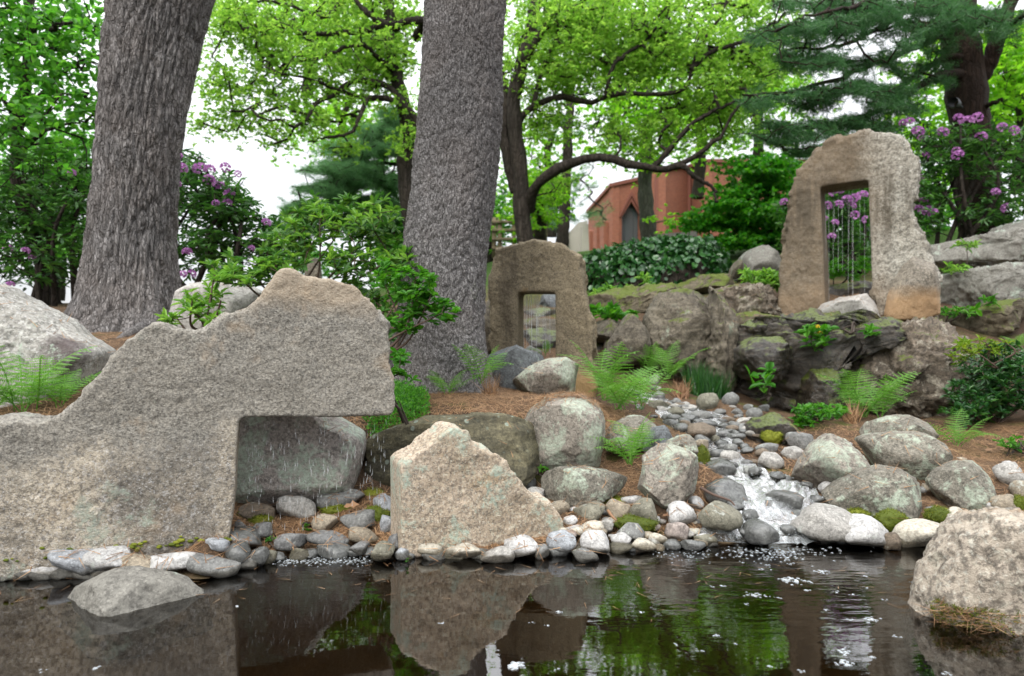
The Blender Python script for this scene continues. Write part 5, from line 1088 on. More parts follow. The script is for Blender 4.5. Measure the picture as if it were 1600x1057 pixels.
rhododendron('tall rhododendron with purple blooms at its crown against the white sky', (330, 470), 7.8, [(300, 300, 60, 45, 7.1, 8.6, 110), (350, 310, 50, 40, 7.1, 8.4, 90), (300, 380, 70, 55, 7.1, 8.6, 140), (380, 360, 60, 50, 7.2, 8.5, 110), (420, 380, 40, 40, 7.3, 8.4, 50), (290, 260, 30, 25, 7.2, 8.2, 30)],
             [(284, 263, 1.1), (276, 288, .8), (312, 264, 1.3), (329, 264, .9), (327, 282, 1.2), (344, 293, 1.3), (352, 262, 1.0), (358, 303, 1.0), (355, 317, .9), (292, 394, .9), (300, 428, .8), (285, 431, 1.0), (416, 348, .9), (393, 388, .6), (337, 318, .7), (372, 272, .7), (278, 245, .9)], stems=7)
rhododendron('leggy rhododendron spangled with purple blooms around the dark pine trunk', (1500, 385), 9.8, [(1450, 250, 50, 60, 9.0, 10.4, 110), (1500, 230, 60, 40, 9.2, 10.6, 90), (1560, 240, 60, 55, 9.0, 10.6, 120), (1450, 320, 40, 50, 9.0, 10.4, 90), (1590, 310, 50, 60, 9.2, 10.6, 90), (1540, 330, 50, 30, 9.2, 10.2, 50)],
             [(1421, 190, 1.0), (1412, 192, .9), (1434, 206, 1.3), (1473, 207, 1.2), (1498, 186, 1.1), (1513, 188, 1.1), (1527, 184, 1.1), (1533, 214, 1.2), (1566, 199, 1.0), (1585, 204, 1.0), (1437, 278, .9), (1446, 243, .9), (1436, 328, 1.1), (1449, 329, 1.1), (1458, 333, 1.0), (1443, 313, .9), (1497, 243, 1.2), (1494, 236, .9), (1556, 300, .9), (1571, 325, 1.0), (1440, 215, .8), (1225, 316, .9)], stems=8, fr=.085)
rhododendron('rhododendron massed with purple blooms framed in the stone doorway', (1325, 430), 9.2, [(1320, 320, 55, 45, 8.8, 10, 120), (1320, 385, 60, 40, 8.8, 10, 110), (1240, 350, 40, 50, 9.2, 10, 60)],
             [(1303, 299, 1.1), (1313, 297, .9), (1311, 320, 1.0), (1324, 313, 1.2), (1335, 311, 1.2), (1347, 306, 1.2), (1330, 322, 1.1), (1294, 321, .9), (1289, 342, .7), (1305, 348, .8), (1336, 336, .9), (1300, 370, .9), (1352, 343, .8)], stems=6, fr=.078)

# ------------------------------------------------------------------ ivy hedge
def hedge():
    root = thing('ivy_hedge', 'dark glossy ivy bank running below the brick building', 'hedge', P(1020, 470, 10.6))
    ol = [(880, 485), (882, 420), (900, 397), (940, 393), (975, 392), (1010, 384), (1050, 378), (1090, 380), (1115, 388), (1150, 392), (1165, 410), (1160, 455), (1090, 462), (1040, 470), (960, 485)]
    V, F, lo, hg = rock_shape(ol, 10.8, 1.4, sub=6, e=.55, facets=0, amp=.05, rug=.04, seed=31)
    Vb = V.copy(); c = Vb.mean(0); Vb = c + (Vb - c) * np.array([.97, .9, .95]); obj('stems', Vb, F, M['bark_dark'], root)
    i = rng.integers(0, len(F), 9500); w = rng.dirichlet([1, 1, 1], len(i)); pt = (V[F[i]] * w[:, :, None]).sum(1); nr = unit(np.cross(V[F[i, 1]] - V[F[i, 0]], V[F[i, 2]] - V[F[i, 0]]))
    keep = (nr[:, 1] < .35); pt, nr = pt[keep], nr[keep]; pt = pt + nr * rng.uniform(-.05, .07, (len(pt), 1))
    d = rng.normal(size=pt.shape); d[:, 2] -= .7; nr = nr + .5 * rng.normal(size=nr.shape) + np.array([0, 0, .35]); Ls = rng.uniform(.06, .12, len(pt))
    V2, F2 = leaves(pt, d, nr, Ls, Ls * .85, T_LONG); tag(obj('foliage', V2, F2, M['ivy'], root), kind='stuff')
hedge()

# ------------------------------------------------------------------ brick building, paving walls, trellis
def brickmat(name, c1, c2, mortar):
    k = NT(name); v = k.coord(rand=False); b = k.n('TexBrick'); mpn = k.n('Mapping'); k.set(mpn.inputs['Vector'], v); mpn.inputs['Rotation'].default_value = (R(90), 0, 0); k.set(b.inputs['Vector'], mpn.outputs[0])
    b.inputs['Scale'].default_value = 4.6; b.inputs['Mortar Size'].default_value = .012
    k.set(b.inputs['Color1'], c1); k.set(b.inputs['Color2'], c2); k.set(b.inputs['Mortar'], mortar)
    col = k.mix(k.math('MULTIPLY', k.noise(v, .8, 5), .3), b.outputs[0], tuple(c * .7 for c in c1)); return k.done(k.principled(col, .85))
M['brick'] = brickmat('red_brick', (.25, .09, .052), (.18, .064, .04), (.22, .14, .1)); M['brick_d'] = plain('dark_brick_trim', (.16, .06, .042), .85)
M['concrete'] = plain('pale_concrete', (.4, .37, .33), .85, .12, 6); M['glassy'] = (lambda k: k.done(k.principled((.07, .085, .09), .1, None, spec=.9)))(NT('window_glass'))
M['metal_d'] = plain('dark_window_metal', (.04, .045, .05), .5, .1); M['fieldstone'] = stone('dark_fieldstone', (.1, .095, .085), (.06, .055, .05), speck=.3)
M['wood'] = plain('weathered_wood', (.26, .2, .14), .85, .3, 14)
def prism(poly_xz, y0, y1, p, q):
    """vertical facet from plan point p to q; profile in (fraction along, z), pushed out between offsets y0..y1 along its normal"""
    p, q = np.array(p), np.array(q); d = q - p; n = np.array([d[1], -d[0]]) / np.linalg.norm(d)
    V = [(*(p + d * a + n * off), z) for off in (y1, y0) for a, z in poly_xz]; k = len(poly_xz)
    F = [tuple(range(k)), tuple(range(2 * k - 1, k - 1, -1))] + [(i, k + i, k + (i + 1) % k, (i + 1) % k) for i in range(k)]
    return np.array(V), F
def building():
    pl = lambda px, Y: ((px - 800) / FPX * Y, Y); zz = lambda py, Y: H + (528.5 - py) / FPX * Y
    root = thing('brick_building', 'red brick building with a pointed-arch window up the slope', 'building', (*pl(985, 39), zz(395, 39)))
    c = [pl(919, 44), pl(957, 38), pl(1014, 38.6), pl(1029, 36.6), pl(1079, 39), pl(1102, 37), pl(1260, 39.5), pl(1300, 52), pl(960, 54)]
    tops = [(zz(334, 44), zz(292, 38)), (zz(292, 38), zz(279, 38.6)), (zz(279, 38.6), zz(268, 36.6)), (zz(268, 36.6), zz(263, 39)), (zz(263, 39), zz(255, 37)), (zz(255, 37), zz(255, 39.5)), (zz(255, 39.5), zz(300, 52)), (zz(300, 52), zz(300, 54)), (zz(300, 54), zz(334, 44))]
    zb = zz(415, 38)
    for i in range(9):
        a, b_ = c[i], c[(i + 1) % 9]; t0, t1 = tops[i]
        if i == 1:   # wall with the pointed window opening
            wn = [(.25, zz(386, 38.2)), (.25, zz(335, 38.2)), (.33, zz(323, 38.2)), (.5, zz(315, 38.2)), (.67, zz(321, 38.2)), (.76, zz(332, 38.2)), (.76, zz(386, 38.2))]
            obj('wall', *prism([(0, zb), (.25, zb), *wn[:3], (.5, wn[3][1]), (.5, t0 * .5 + t1 * .5), (0, t0)], -.4, 0, a, b_), M['brick'], root, smooth=False)
            obj('wall', *prism([(.76, zb), (1, zb), (1, t1), (.5, t0 * .5 + t1 * .5), (.5, wn[3][1]), *wn[4:6], wn[6]], -.4, 0, a, b_), M['brick'], root, smooth=False)
            obj('wall', *prism([(.25, zb), (.76, zb), (.76, wn[0][1]), (.25, wn[0][1])], -.4, 0, a, b_), M['brick'], root, smooth=False)
            fr = obj('window', *prism([(x * 1.0, z) for x, z in wn], -.34, -.3, a, b_), M['metal_d'], root, smooth=False)
            for x0, x1 in ((.27, .37), (.385, .615), (.63, .74)):
                hi = np.interp([x0, x1], [.25, .33, .5, .67, .76], [w[1] - .12 for w in wn[1:6]])
                obj('pane', *prism([(x0, wn[0][1] + .12), (x1, wn[0][1] + .12), (x1, hi[1]), (x0, hi[0])], -.3, -.27, a, b_), M['glassy'], fr, smooth=False)
            for w_, off in ((.06, .12), (.11, .2)):
                z_s, z_t = zz(340, 38.2), zz(308 if w_ < .1 else 299, 38.2)
                obj('arch_trim', *prism([(.25 - w_ + .02, z_s), (.25 - w_ + .045, z_s), (.5, z_t - .25), (.76 + w_ - .045, z_s), (.76 + w_ - .02, z_s), (.5, z_t)], 0.003, off * .6, a, b_), M['brick_d'], root, smooth=False)
            obj('sill', *prism([(.2, wn[0][1] - .25), (.81, wn[0][1] - .25), (.81, wn[0][1] - .02), (.2, wn[0][1] - .02)], .004, .16, a, b_), M['brick_d'], root, smooth=False)
        else:
            obj('wall', *prism([(0, zb), (1, zb), (1, t1), (0, t0)], -.4, 0, a, b_), M['brick'], root, smooth=False)
        if i < 6:
            obj('coping', *prism([(0, t0 + .01), (1, t1 + .01), (1, t1 + .2), (0, t0 + .2)], -.45, .14, a, b_), M['brick_d'], root, smooth=False)
        if i == 0:
            for x in (.12, .42, .7):
                obj('pilaster', *prism([(x, zb), (x + .16, zb), (x + .16, zz(352, 40)), (x + .1, zz(348, 40)), (x, zz(354, 40))], .003, .28, a, b_), M['brick'], root, smooth=False)
        if i in (2, 3): obj('pilaster', *prism([(.9, zb), (1, zb), (1, t1 - .2), (.9, t1 - .2)], .003, .18, a, b_), M['brick_d'], root, smooth=False)
    obj('roof', np.array([(*c[i], min(tops[i][0], tops[i - 1][1]) - .15) for i in range(9)]), [tuple(range(9))], M['metal_d'], root, smooth=False)
    obj('plinth', *prism([(0, zz(400, 35)), (1, zz(400, 35)), (1, zz(361, 35)), (0, zz(367, 35))], -.5, 0, pl(1018, 35), pl(1090, 35)), M['fieldstone'], root, smooth=False)
building()
for ol, Y, lb in [([(862, 400), (868, 385), (904, 348), (918, 345), (919, 400)], 21, 'wide pale concrete panel with slanting top beyond the brown slab'), ([(907, 400), (910, 352), (919, 350), (921, 400)], 20.2, 'narrow pale concrete upright next to the slanting panel'), ([(953, 402), (955, 391), (980, 385), (984, 388), (984, 402)], 30, 'low pale concrete block at the foot of the arched window')]:
    q = [P(x, y, Y) for x, y in ol]; k = len(q); V = np.array([*q, *[p + np.array([0, .5, 0]) for p in q]])
    o = obj('concrete_panel', V, [tuple(range(k)), tuple(range(2 * k - 1, k - 1, -1))] + [(i, k + i, k + (i + 1) % k, (i + 1) % k) for i in range(k)], M['concrete'], smooth=False); tag(o, lb, 'panel')
tr = thing('wooden_trellis', 'weathered wooden trellis fence glimpsed behind the brown carved slab', 'trellis', P(800, 400, 16))
for x in (772, 781, 803, 831): obj('post', *box(P(x, 372, 16), .1, .1, .95), M['wood'], tr, smooth=False)
for y in (347, 360, 374, 388): obj('rail', *box(P(802, y, 15.93), 1.0, .04, .07), M['wood'], tr, smooth=False)
for x in (836, 844, 852): obj('plank', *box(P(x, 365, 16), .1, .05, 1.0), M['wood'], tr, smooth=False)
fl_ = thing('flood_light', 'small black spotlight clamped to the dark pine trunk', 'light', P(1494, 162, 10.55))
q = np.array([P(1488, 158, 10.2), P(1491, 160, 10.35)]); obj('lamp_housing', *tube(np.array([P(1489, 160, 10.3), P(1491, 161, 10.36), P(1497, 163, 10.5)]), [.075, .08, .05], 12), M['metal_d'], fl_); obj('bracket', *tube(np.array([P(1497, 163, 10.5), P(1503, 168, 10.75)]), .02, 6), M['metal_d'], fl_)
# ------------------------------------------------------------------ ferns: every frond is a part
def frond_mesh(seed, n=24, bend=1.0):
    g = np.random.default_rng(seed); a = Acc(); s = np.linspace(0, 1, 40)
    x = s * .78; z = .62 * s - .42 * bend * s ** 2.2; ctr = np.stack([x, .03 * np.sin(s * 3 + seed), z], 1)
    a.add(*tube(ctr, np.linspace(.006, .0015, 40), 4)); V4 = a.F[-1]
    for i in range(n):
        t = .14 + .85 * (i / (n - 1)) ; w = .24 * math.sin(min(1, (t - .06) / .5) * 1.57) * (1 - t) ** .75 * 1.5 + .012
        p = np.array([np.interp(t, s, ctr[:, k]) for k in range(3)]); tg = unit(np.array([np.interp(min(1, t + .03), s, ctr[:, k]) for k in range(3)]) - p)
        for sd in (-1, 1):
            d = unit(np.array([0, sd, 0]) + tg * .35 + np.array([0, 0, -.18 + .1 * g.normal()])); nrm = unit(np.cross(d, tg) * sd)
            m = max(3, int(w * 60)); 
            for j in range(m):      # pinnules on both sides of each pinna
                u = (j + .3) / m; q = p + d * w * u; ln = .019 * (1 - u) ** .6 + .003
                for e in (-1, 1):
                    k = tg * e; b0 = q - d * .45 * w / m; b1 = q + d * .45 * w / m; tip = q + k * ln + d * .4 * w / m + nrm * .002
                    a.add([b0, b1, tip], [(0, 1, 2, 2)] if sd * e > 0 else [(1, 0, 2, 2)])
    V, F = a.get(); me = make_mesh('frond', V, [tuple(dict.fromkeys(f)) for f in F.tolist()]); me.materials.append(M['fern']); return me
FR = [frond_mesh(i, 14 + i, .7 + .3 * i) for i in range(4)]
def fern(label, px, py, Y, size, n, spread=1.0, face=0.0, lean=(0, 0)):
    b = P(px, py, Y); b[2] = max(b[2], tz(b[0], b[1])[0] - .01) if Y < 7 else b[2]
    root = thing('fern', label, 'fern', b, 'ferns among the rocks')
    n = max(5, round(n * .8))
    for i in range(n):
        o_ = bpy.data.objects.new('frond', FR[i % 4]); C.objects.link(o_); o_.parent = root
        yawn = i / n * 2 * math.pi * spread + face + random.gauss(0, .25); s = size * random.uniform(.7, 1.1); o_.scale = (s, s * random.uniform(.8, 1.1), s)
        o_.rotation_euler = (random.gauss(0, .2), random.uniform(-.85, -.12), yawn); o_.location = (random.gauss(0, .015), random.gauss(0, .015), 0)
    return root
fern('bright fern with upright fronds before the upright bank boulder', 984, 726, 3.75, .44, 13)
fern('large pale fern clump beside the foot of the brown slab', 968, 640, 4.7, .6, 12)
fern('fern leaning against the brown slab edge above the stream stones', 946, 625, 5.0, .58, 9)
fern('airy fern over the streamside rocks beside the large pale clump', 1000, 640, 4.9, .56, 9)
fern('fern pair at the foot of the furrowed rock face', 1045, 592, 6.15, .5, 9)
fern('darker fern nearest the leaning brown rock', 1016, 590, 6.3, .46, 8)
fern('small fern standing before the straight pine trunk', 700, 628, 4.45, .3, 8)
fern('taller dark fern right against the straight pine roots', 750, 600, 4.6, .42, 9)
fern('low fern growing before the pale stained boulder', 40, 655, 3.3, .5, 12)
fern('fern fronds spreading over the largest slab shoulder', 95, 640, 3.42, .4, 10)
fern('fern cut by the frame edge before the stained boulder', -15, 650, 3.3, .45, 9)
fern('yellow-green fern before the crumbly bedrock slope', 1350, 652, 5.35, .62, 12)
fern('broad fern frond tuft above the rear bank boulder', 1375, 655, 5.2, .45, 7)
fern('fern on bare soil in front of the glossy bush', 1497, 698, 4.5, .34, 10)
fern('tiny fern on the sill inside the brown slab window', 851, 556, 6.0, .22, 6)
fern('small fern tuft on the dark soil behind the big trunk roots', 1590, 545, 6.3, .3, 7)

# ------------------------------------------------------------------ shrubs with single leaves near the viewer
def leaf_mesh(name, mat, ratio, fold=.12):
    V = [(0, 0, 0), (.12, 0, .0), (.4, 0, .0), (.75, 0, -.03), (1, 0, -.1)]
    for sgn in (1, -1): V += [(.12, sgn * .2 * ratio, fold * .5), (.4, sgn * .5 * ratio, fold), (.75, sgn * .38 * ratio, fold * .6)]
    F = [(0, 1, 5), (1, 2, 6, 5), (2, 3, 7, 6), (3, 4, 7), (1, 0, 8), (2, 1, 8, 9), (3, 2, 9, 10), (4, 3, 10)]
    me = make_mesh(name, np.array(V), [tuple(reversed(f)) if i > 3 else f for i, f in enumerate(F)]); me.materials.append(mat); return me
def shrub(name, label, base, Y, stem_to, spec, leafm, stuffm, L, ratio, group=None, whorl=6, limit=300, stemm='twig_red', droop=.1, cat='shrub', tipm=.003, extra=0):
    bx = P(*base, Y); root = thing(name, label, cat, bx, group); st = []
    for (x, y, Ye) in stem_to:
        e = P(x, y, Ye); m_ = (bx + e) / 2 + rng.normal(size=3) * .05 + np.array([0, 0, -.04]); q = spline(np.array([bx + rng.normal(size=3) * .03 * np.array([1, 1, 0]), m_, e]), 14); st.append(q)
        obj('stem', *tube(q, np.linspace(.012, .005, 14) * min(1, L / .07), 6), M[stemm], root)
    A = cloud(spec); tips, acc, tw = grow(st, A, .07, .0018 * min(1, L / .07), cap=.006 * min(1, L / .07)); tag(obj('twigs', *acc.get(), M[stemm], root), kind='stuff')
    c = np.repeat(tips, whorl, 0); up = np.repeat(unit(rng.normal(size=tips.shape) * .35 + np.array([0, -.15, 1])), whorl, 0); th = np.tile(np.arange(whorl) / whorl * 6.283, len(tips)) + rng.normal(size=len(c)) * .3
    s = unit(np.cross(up, np.array([.3, .9, .1]))); b = np.cross(up, s); d = unit(np.cos(th)[:, None] * s + np.sin(th)[:, None] * b + up * (rng.uniform(0, .8, (len(c), 1)) - droop)); Ls = rng.uniform(.7, 1.15, len(c)) * L
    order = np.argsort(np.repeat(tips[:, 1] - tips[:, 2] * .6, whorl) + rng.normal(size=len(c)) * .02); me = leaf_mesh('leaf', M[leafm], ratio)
    for i in order[:limit]:
        o_ = bpy.data.objects.new('leaf', me); C.objects.link(o_); o_.parent = root; x = Vector(d[i]); y = Vector(up[i]).cross(x).normalized(); z = x.cross(y)
        o_.matrix_local = Matrix.Translation(Vector(c[i] - bx)) @ Matrix((x, y, z)).transposed().to_4x4() @ Matrix.Diagonal((Ls[i], Ls[i], Ls[i], 1))
    r = order[limit:]
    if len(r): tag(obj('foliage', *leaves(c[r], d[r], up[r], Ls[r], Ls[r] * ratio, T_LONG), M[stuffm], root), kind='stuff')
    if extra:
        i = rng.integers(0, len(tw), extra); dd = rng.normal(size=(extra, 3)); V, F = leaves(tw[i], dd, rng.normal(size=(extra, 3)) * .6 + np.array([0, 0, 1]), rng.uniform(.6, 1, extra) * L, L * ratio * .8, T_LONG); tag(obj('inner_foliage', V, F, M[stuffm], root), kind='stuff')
    return root
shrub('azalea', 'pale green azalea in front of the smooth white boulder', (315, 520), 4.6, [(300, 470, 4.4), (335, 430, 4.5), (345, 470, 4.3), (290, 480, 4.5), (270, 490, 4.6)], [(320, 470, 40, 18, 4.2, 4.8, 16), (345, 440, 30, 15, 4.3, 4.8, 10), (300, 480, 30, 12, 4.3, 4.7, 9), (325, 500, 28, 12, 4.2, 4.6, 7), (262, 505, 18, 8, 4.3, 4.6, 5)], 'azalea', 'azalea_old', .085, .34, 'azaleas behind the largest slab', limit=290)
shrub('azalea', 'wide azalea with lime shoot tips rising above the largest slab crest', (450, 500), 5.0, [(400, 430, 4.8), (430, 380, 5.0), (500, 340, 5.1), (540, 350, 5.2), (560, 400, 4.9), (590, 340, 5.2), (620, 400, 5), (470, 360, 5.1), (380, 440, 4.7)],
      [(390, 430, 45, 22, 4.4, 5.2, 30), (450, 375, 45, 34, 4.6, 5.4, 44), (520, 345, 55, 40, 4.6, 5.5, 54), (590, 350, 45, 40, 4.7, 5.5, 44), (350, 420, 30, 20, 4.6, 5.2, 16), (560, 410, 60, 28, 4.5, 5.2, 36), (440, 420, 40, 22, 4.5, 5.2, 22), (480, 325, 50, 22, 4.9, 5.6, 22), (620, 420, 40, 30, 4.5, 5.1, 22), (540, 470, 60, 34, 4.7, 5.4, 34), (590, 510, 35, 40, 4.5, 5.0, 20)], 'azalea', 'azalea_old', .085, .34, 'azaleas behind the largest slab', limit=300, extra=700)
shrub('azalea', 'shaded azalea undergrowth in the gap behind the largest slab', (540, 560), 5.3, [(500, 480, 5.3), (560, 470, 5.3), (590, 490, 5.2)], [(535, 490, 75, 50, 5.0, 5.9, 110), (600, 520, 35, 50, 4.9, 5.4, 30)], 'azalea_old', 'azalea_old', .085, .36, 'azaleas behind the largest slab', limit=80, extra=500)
shrub('leafy_shrub', 'round-leaved green shrub leaning across the straight pine trunk', (600, 560), 4.1, [(620, 470, 4.1), (650, 430, 4.1), (670, 470, 4.0), (690, 490, 4.0), (600, 440, 4.2), (640, 510, 4.0)], [(650, 450, 38, 34, 3.85, 4.3, 42), (680, 485, 34, 24, 3.85, 4.2, 26), (610, 440, 30, 34, 4.0, 4.4, 26), (630, 500, 30, 24, 3.9, 4.2, 18), (622, 570, 14, 18, 3.85, 4.1, 7)], 'bright', 'bright', .055, .72, None, whorl=5, limit=300, extra=200)
shrub('glossy_bush', 'dense dark glossy bush with yellowish top shoots on the bank', (1550, 665), 5.2, [(1500, 590, 5.1), (1540, 560, 5.1), (1580, 560, 5.1), (1600, 600, 5), (1520, 640, 4.9), (1640, 580, 5.2)], [(1540, 610, 65, 50, 4.8, 5.6, 190), (1600, 600, 60, 50, 4.8, 5.6, 150), (1520, 640, 50, 25, 4.8, 5.3, 60), (1570, 560, 60, 25, 4.9, 5.5, 80)], 'bush', 'bush', .06, .4, None, whorl=6, limit=300, extra=900)
shrub('low_shrub', 'yellowish new shoots spilling over the glossy bush top', (1545, 570), 5.05, [(1510, 540, 4.95), (1540, 535, 5), (1570, 535, 5)], [(1535, 545, 55, 16, 4.8, 5.2, 40), (1500, 560, 22, 16, 4.8, 5.1, 10)], 'bush_tip', 'bush_tip', .05, .36, None, whorl=6, limit=240)
def herb(label, base, Y, spec, L, ratio, lm='bright', whorl=4, name='herb', group='small plants on the ledges', limit=120, flowers=0, extra=0):
    r = shrub(name, label, base, Y, [(base[0] + rng.normal() * 6, base[1] - 14, Y) for _ in range(3)], spec, lm, lm, L, ratio, group, whorl=whorl, limit=limit, stemm='twig', tipm=.002, cat='plant', extra=extra)
    for i in range(flowers):
        me = TRY; o_ = bpy.data.objects.new('flower', me); C.objects.link(o_); o_.parent = r; o_.location = P(spec[0][0] + rng.normal() * 6, spec[0][1] - 12 + rng.normal() * 4, Y - .12) - np.array(r.location); o_.scale = (.022, .022, .022)
    return r
TRY = TR.copy(); TRY.materials.clear(); TRY.materials.append(M['petal_y'])
herb('leafy plant with yellow buds on the black dripping lip', (1278, 548), 5.75, [(1278, 528, 26, 22, 5.4, 5.8, 22)], .085, .62, flowers=2)
herb('single broad-leaved sapling at the foot of the drip face', (1195, 625), 5.3, [(1190, 598, 28, 24, 5.1, 5.4, 7)], .13, .55, whorl=3, name='sapling')
herb('lime green plants on the ledge left bare of the tallest arch', (1195, 450), 7.5, [(1180, 434, 24, 14, 7.1, 7.7, 26), (1205, 436, 18, 14, 7.1, 7.6, 18)], .09, .35, 'azalea', whorl=6, extra=200)
herb('green seedlings growing inside the stone doorway', (1315, 445), 7.9, [(1302, 425, 22, 20, 7.5, 8.1, 30), (1340, 422, 18, 22, 7.5, 8.1, 24)], .08, .4, whorl=6, extra=200)
herb('green creeper patch on the mossy bedrock near the brown slab', (960, 500), 7.2, [(960, 490, 42, 10, 6.7, 7.4, 36)], .1, .6, whorl=5, extra=60)
herb('low weeds between the arch block and the grey slabs', (1495, 495), 6.7, [(1495, 488, 40, 8, 6.3, 6.9, 26), (1545, 470, 12, 14, 6.5, 6.9, 8)], .075, .5)
herb('weeds on the soil beneath the glossy bush', (1590, 702), 4.4, [(1585, 694, 26, 8, 4.2, 4.6, 14)], .05, .5)
herb('trailing greens at the stream foot of the drip face', (1275, 655), 5.1, [(1280, 645, 45, 12, 4.8, 5.3, 44), (1255, 660, 22, 8, 4.8, 5.2, 14)], .055, .55, extra=150)
herb('weeds between the two grey bedrock slabs', (1500, 430), 7.9, [(1495, 422, 30, 8, 7.5, 8.2, 22), (1510, 385, 18, 7, 8, 8.6, 10)], .09, .4, 'azalea')
herb('pale weeds at the ivy hedge foot', (960, 455), 9.4, [(960, 455, 40, 9, 9, 9.8, 26), (1010, 440, 12, 10, 9, 9.6, 8), (910, 470, 25, 7, 9, 9.6, 14)], .11, .45, 'azalea')
herb('bright seedling among the needles under the notch', (478, 832), 3.22, [(478, 825, 14, 6, 3.15, 3.25, 4)], .03, .7, group='seedlings by the pond')
herb('small seedling by the water under the slab foot', (422, 848), 3.05, [(422, 844, 9, 4, 3.0, 3.08, 3)], .025, .6, group='seedlings by the pond')
herb('tiny sprout standing in the shallow water', (637, 882), 2.86, [(637, 876, 3, 4, 2.85, 2.87, 2)], .012, .5, group='seedlings by the pond')
herb('low weed behind the low slab tip', (846, 740), 3.72, [(848, 736, 9, 5, 3.65, 3.75, 4)], .03, .4, group='seedlings by the pond')
herb('azalea sprig leaning beside the largest slab end', (616, 640), 3.6, [(632, 588, 16, 14, 3.5, 3.7, 7), (625, 560, 10, 10, 3.5, 3.7, 4)], .05, .42, 'bright', whorl=6, group='seedlings by the pond')
herb('plant with rounded leaves on the bedrock beside the arch foot', (1330, 522), 5.7, [(1362, 520, 14, 8, 5.5, 5.8, 8)], .07, .55)
# creeping mat and grass
def blades(label, name, c, n, Lr, w, mat, up=1.0, spread=.6):
    d = rng.normal(size=(n, 3)) * spread; d[:, 2] = np.abs(d[:, 2]) + up; V, F = leaves(c, d, rng.normal(size=(n, 3)), rng.uniform(*Lr, n), w, T_NEED)
    o_ = obj(name, V, F, M[mat]); return tag(o_, label, 'plant')
def on_ground(spec_px, n, Y0, Y1, lift=0.0):
    cx, cy, rx, ry = spec_px; t = rng.random(n) * 6.283; r = np.sqrt(rng.random(n)); px, py = cx + rx * r * np.cos(t), cy + ry * r * np.sin(t)
    Y = Y0 + (Y1 - Y0) * (1 - (py - cy + ry) / (2 * ry)); x = (px - 800) / FPX * Y; return np.stack([x, Y, tz(x, Y) + lift], 1)
c = on_ground((615, 640, 55, 24), 5200, 3.75, 4.5); c[:, 2] += .07 * np.abs(fbm(c * 6, 3, 3)) + rng.random(len(c)) * .06
d = rng.normal(size=c.shape); d[:, 2] = np.abs(d[:, 2]); o = obj('creeping_mat', *leaves(c, d, rng.normal(size=c.shape) + np.array([0, 0, 1]), rng.uniform(.018, .034, len(c)), .009, T_DIA), M['beech']); tag(o, 'low creeping green mat spreading beside the straight pine roots', 'plant')
c = on_ground((1105, 600, 34, 22), 900, 5.9, 6.4); blades('feathery grass tuft at the foot of the furrowed rock face', 'grass_tuft', c, 900, (.16, .34), .007, 'bush', 1.2, .5)
c = on_ground((765, 612, 12, 6), 120, 4.5, 4.7); blades('dry straw tuft at the straight pine foot', 'straw_tuft', c, 120, (.08, .2), .004, 'dry', 1.0, .5)
c = on_ground((1330, 655, 12, 6), 90, 5.0, 5.2); blades('dead brown fronds under the yellow-green fern', 'straw_tuft', c, 90, (.1, .22), .008, 'dry', .8, .6)
c = on_ground((1065, 610, 12, 6), 90, 5.7, 6); blades('yellowed dead fern tuft by the stream head', 'straw_tuft', c, 90, (.08, .2), .01, 'petal_y' if False else 'dryleaf', .8, .6)

# ------------------------------------------------------------------ moss cushions
for x, y, w, h, cr_, lb in [(150, 588, 170, 60, K1, 'moss cushion above the brown-grey wedge cobble'), (590, 535, 150, 70, K1, 'moss cushion behind the longest humped cobble'), (760, 495, 200, 70, K1, 'brightest moss cushion under the dry oak leaf'), (690, 630, 145, 60, K1, 'moss cushion before the longest humped cobble'),
        (950, 695, 140, 100, K1, 'moss cushion between the blocky and blue-grey cobbles'), (930, 550, 130, 70, K1, 'moss cushion at the foot of the long olive boulder'), (120, 675, 100, 40, K1, 'low moss pad at the notch corner'), (230, 700, 110, 50, K1, 'dull moss pad beside the dark blue-black cobble'),
        (430, 650, 230, 90, K4, 'moss cushion wrapped round the egg-shaped cobble'), (680, 487, 110, 30, K4, 'thin moss strip under the upright bank boulder'), (905, 180, 70, 130, K4, 'upright moss clump beside the upright bank boulder'), (220, 465, 200, 40, K4, 'dull moss strip below the low oval boulder'),
        (935, 735, 105, 70, K5, 'round moss cushion under the triangular boulder'), (670, 770, 140, 90, K5, 'loose moss patch between the white and cream shore stones'), (490, 730, 110, 50, K5, 'moss pad at the triangular boulder edge'), (1380, 680, 80, 70, K5, 'moss clump at the frame edge above the near boulder'), (25, 300, 90, 60, K5, 'dark moss clump on the far stream edge')]:
    k, ox, oy = cr_; cx, cy, w, h = ox + x * k, oy + y * k, w * k, h * k; Y = gy(cx, cy + h * .4); b0 = P(cx, cy + h * .2, Y); D, F = ico(4)
    a, b_ = w / FPX * Y / 2, h / FPX * Y / 2; V = D * (1 + .25 * fbm(D * 2 + x, 3, x)[:, None] + .1 * fbm(D * 9 + x, 3, y)[:, None]) * np.array([a * 1.25, a * .9, b_ * 1.5]); V += b0 + np.array([0, 0, b_ * .55])
    root = thing('moss_cushion', lb, 'moss', b0, 'moss cushions between the stones'); obj('cushion', V, F, M['mosscl'], root)
    i = rng.integers(0, len(V), 1500); i = i[D[i, 2] > -.2]; n = len(i); d = D[i] + rng.normal(size=(n, 3)) * .5; tag(obj('moss_tips', *leaves(V[i] + rng.normal(size=(n, 3)) * .003, d, rng.normal(size=(n, 3)), rng.uniform(.006, .014, n), .0035, T_NEED), M['mosscl'], root), kind='stuff')

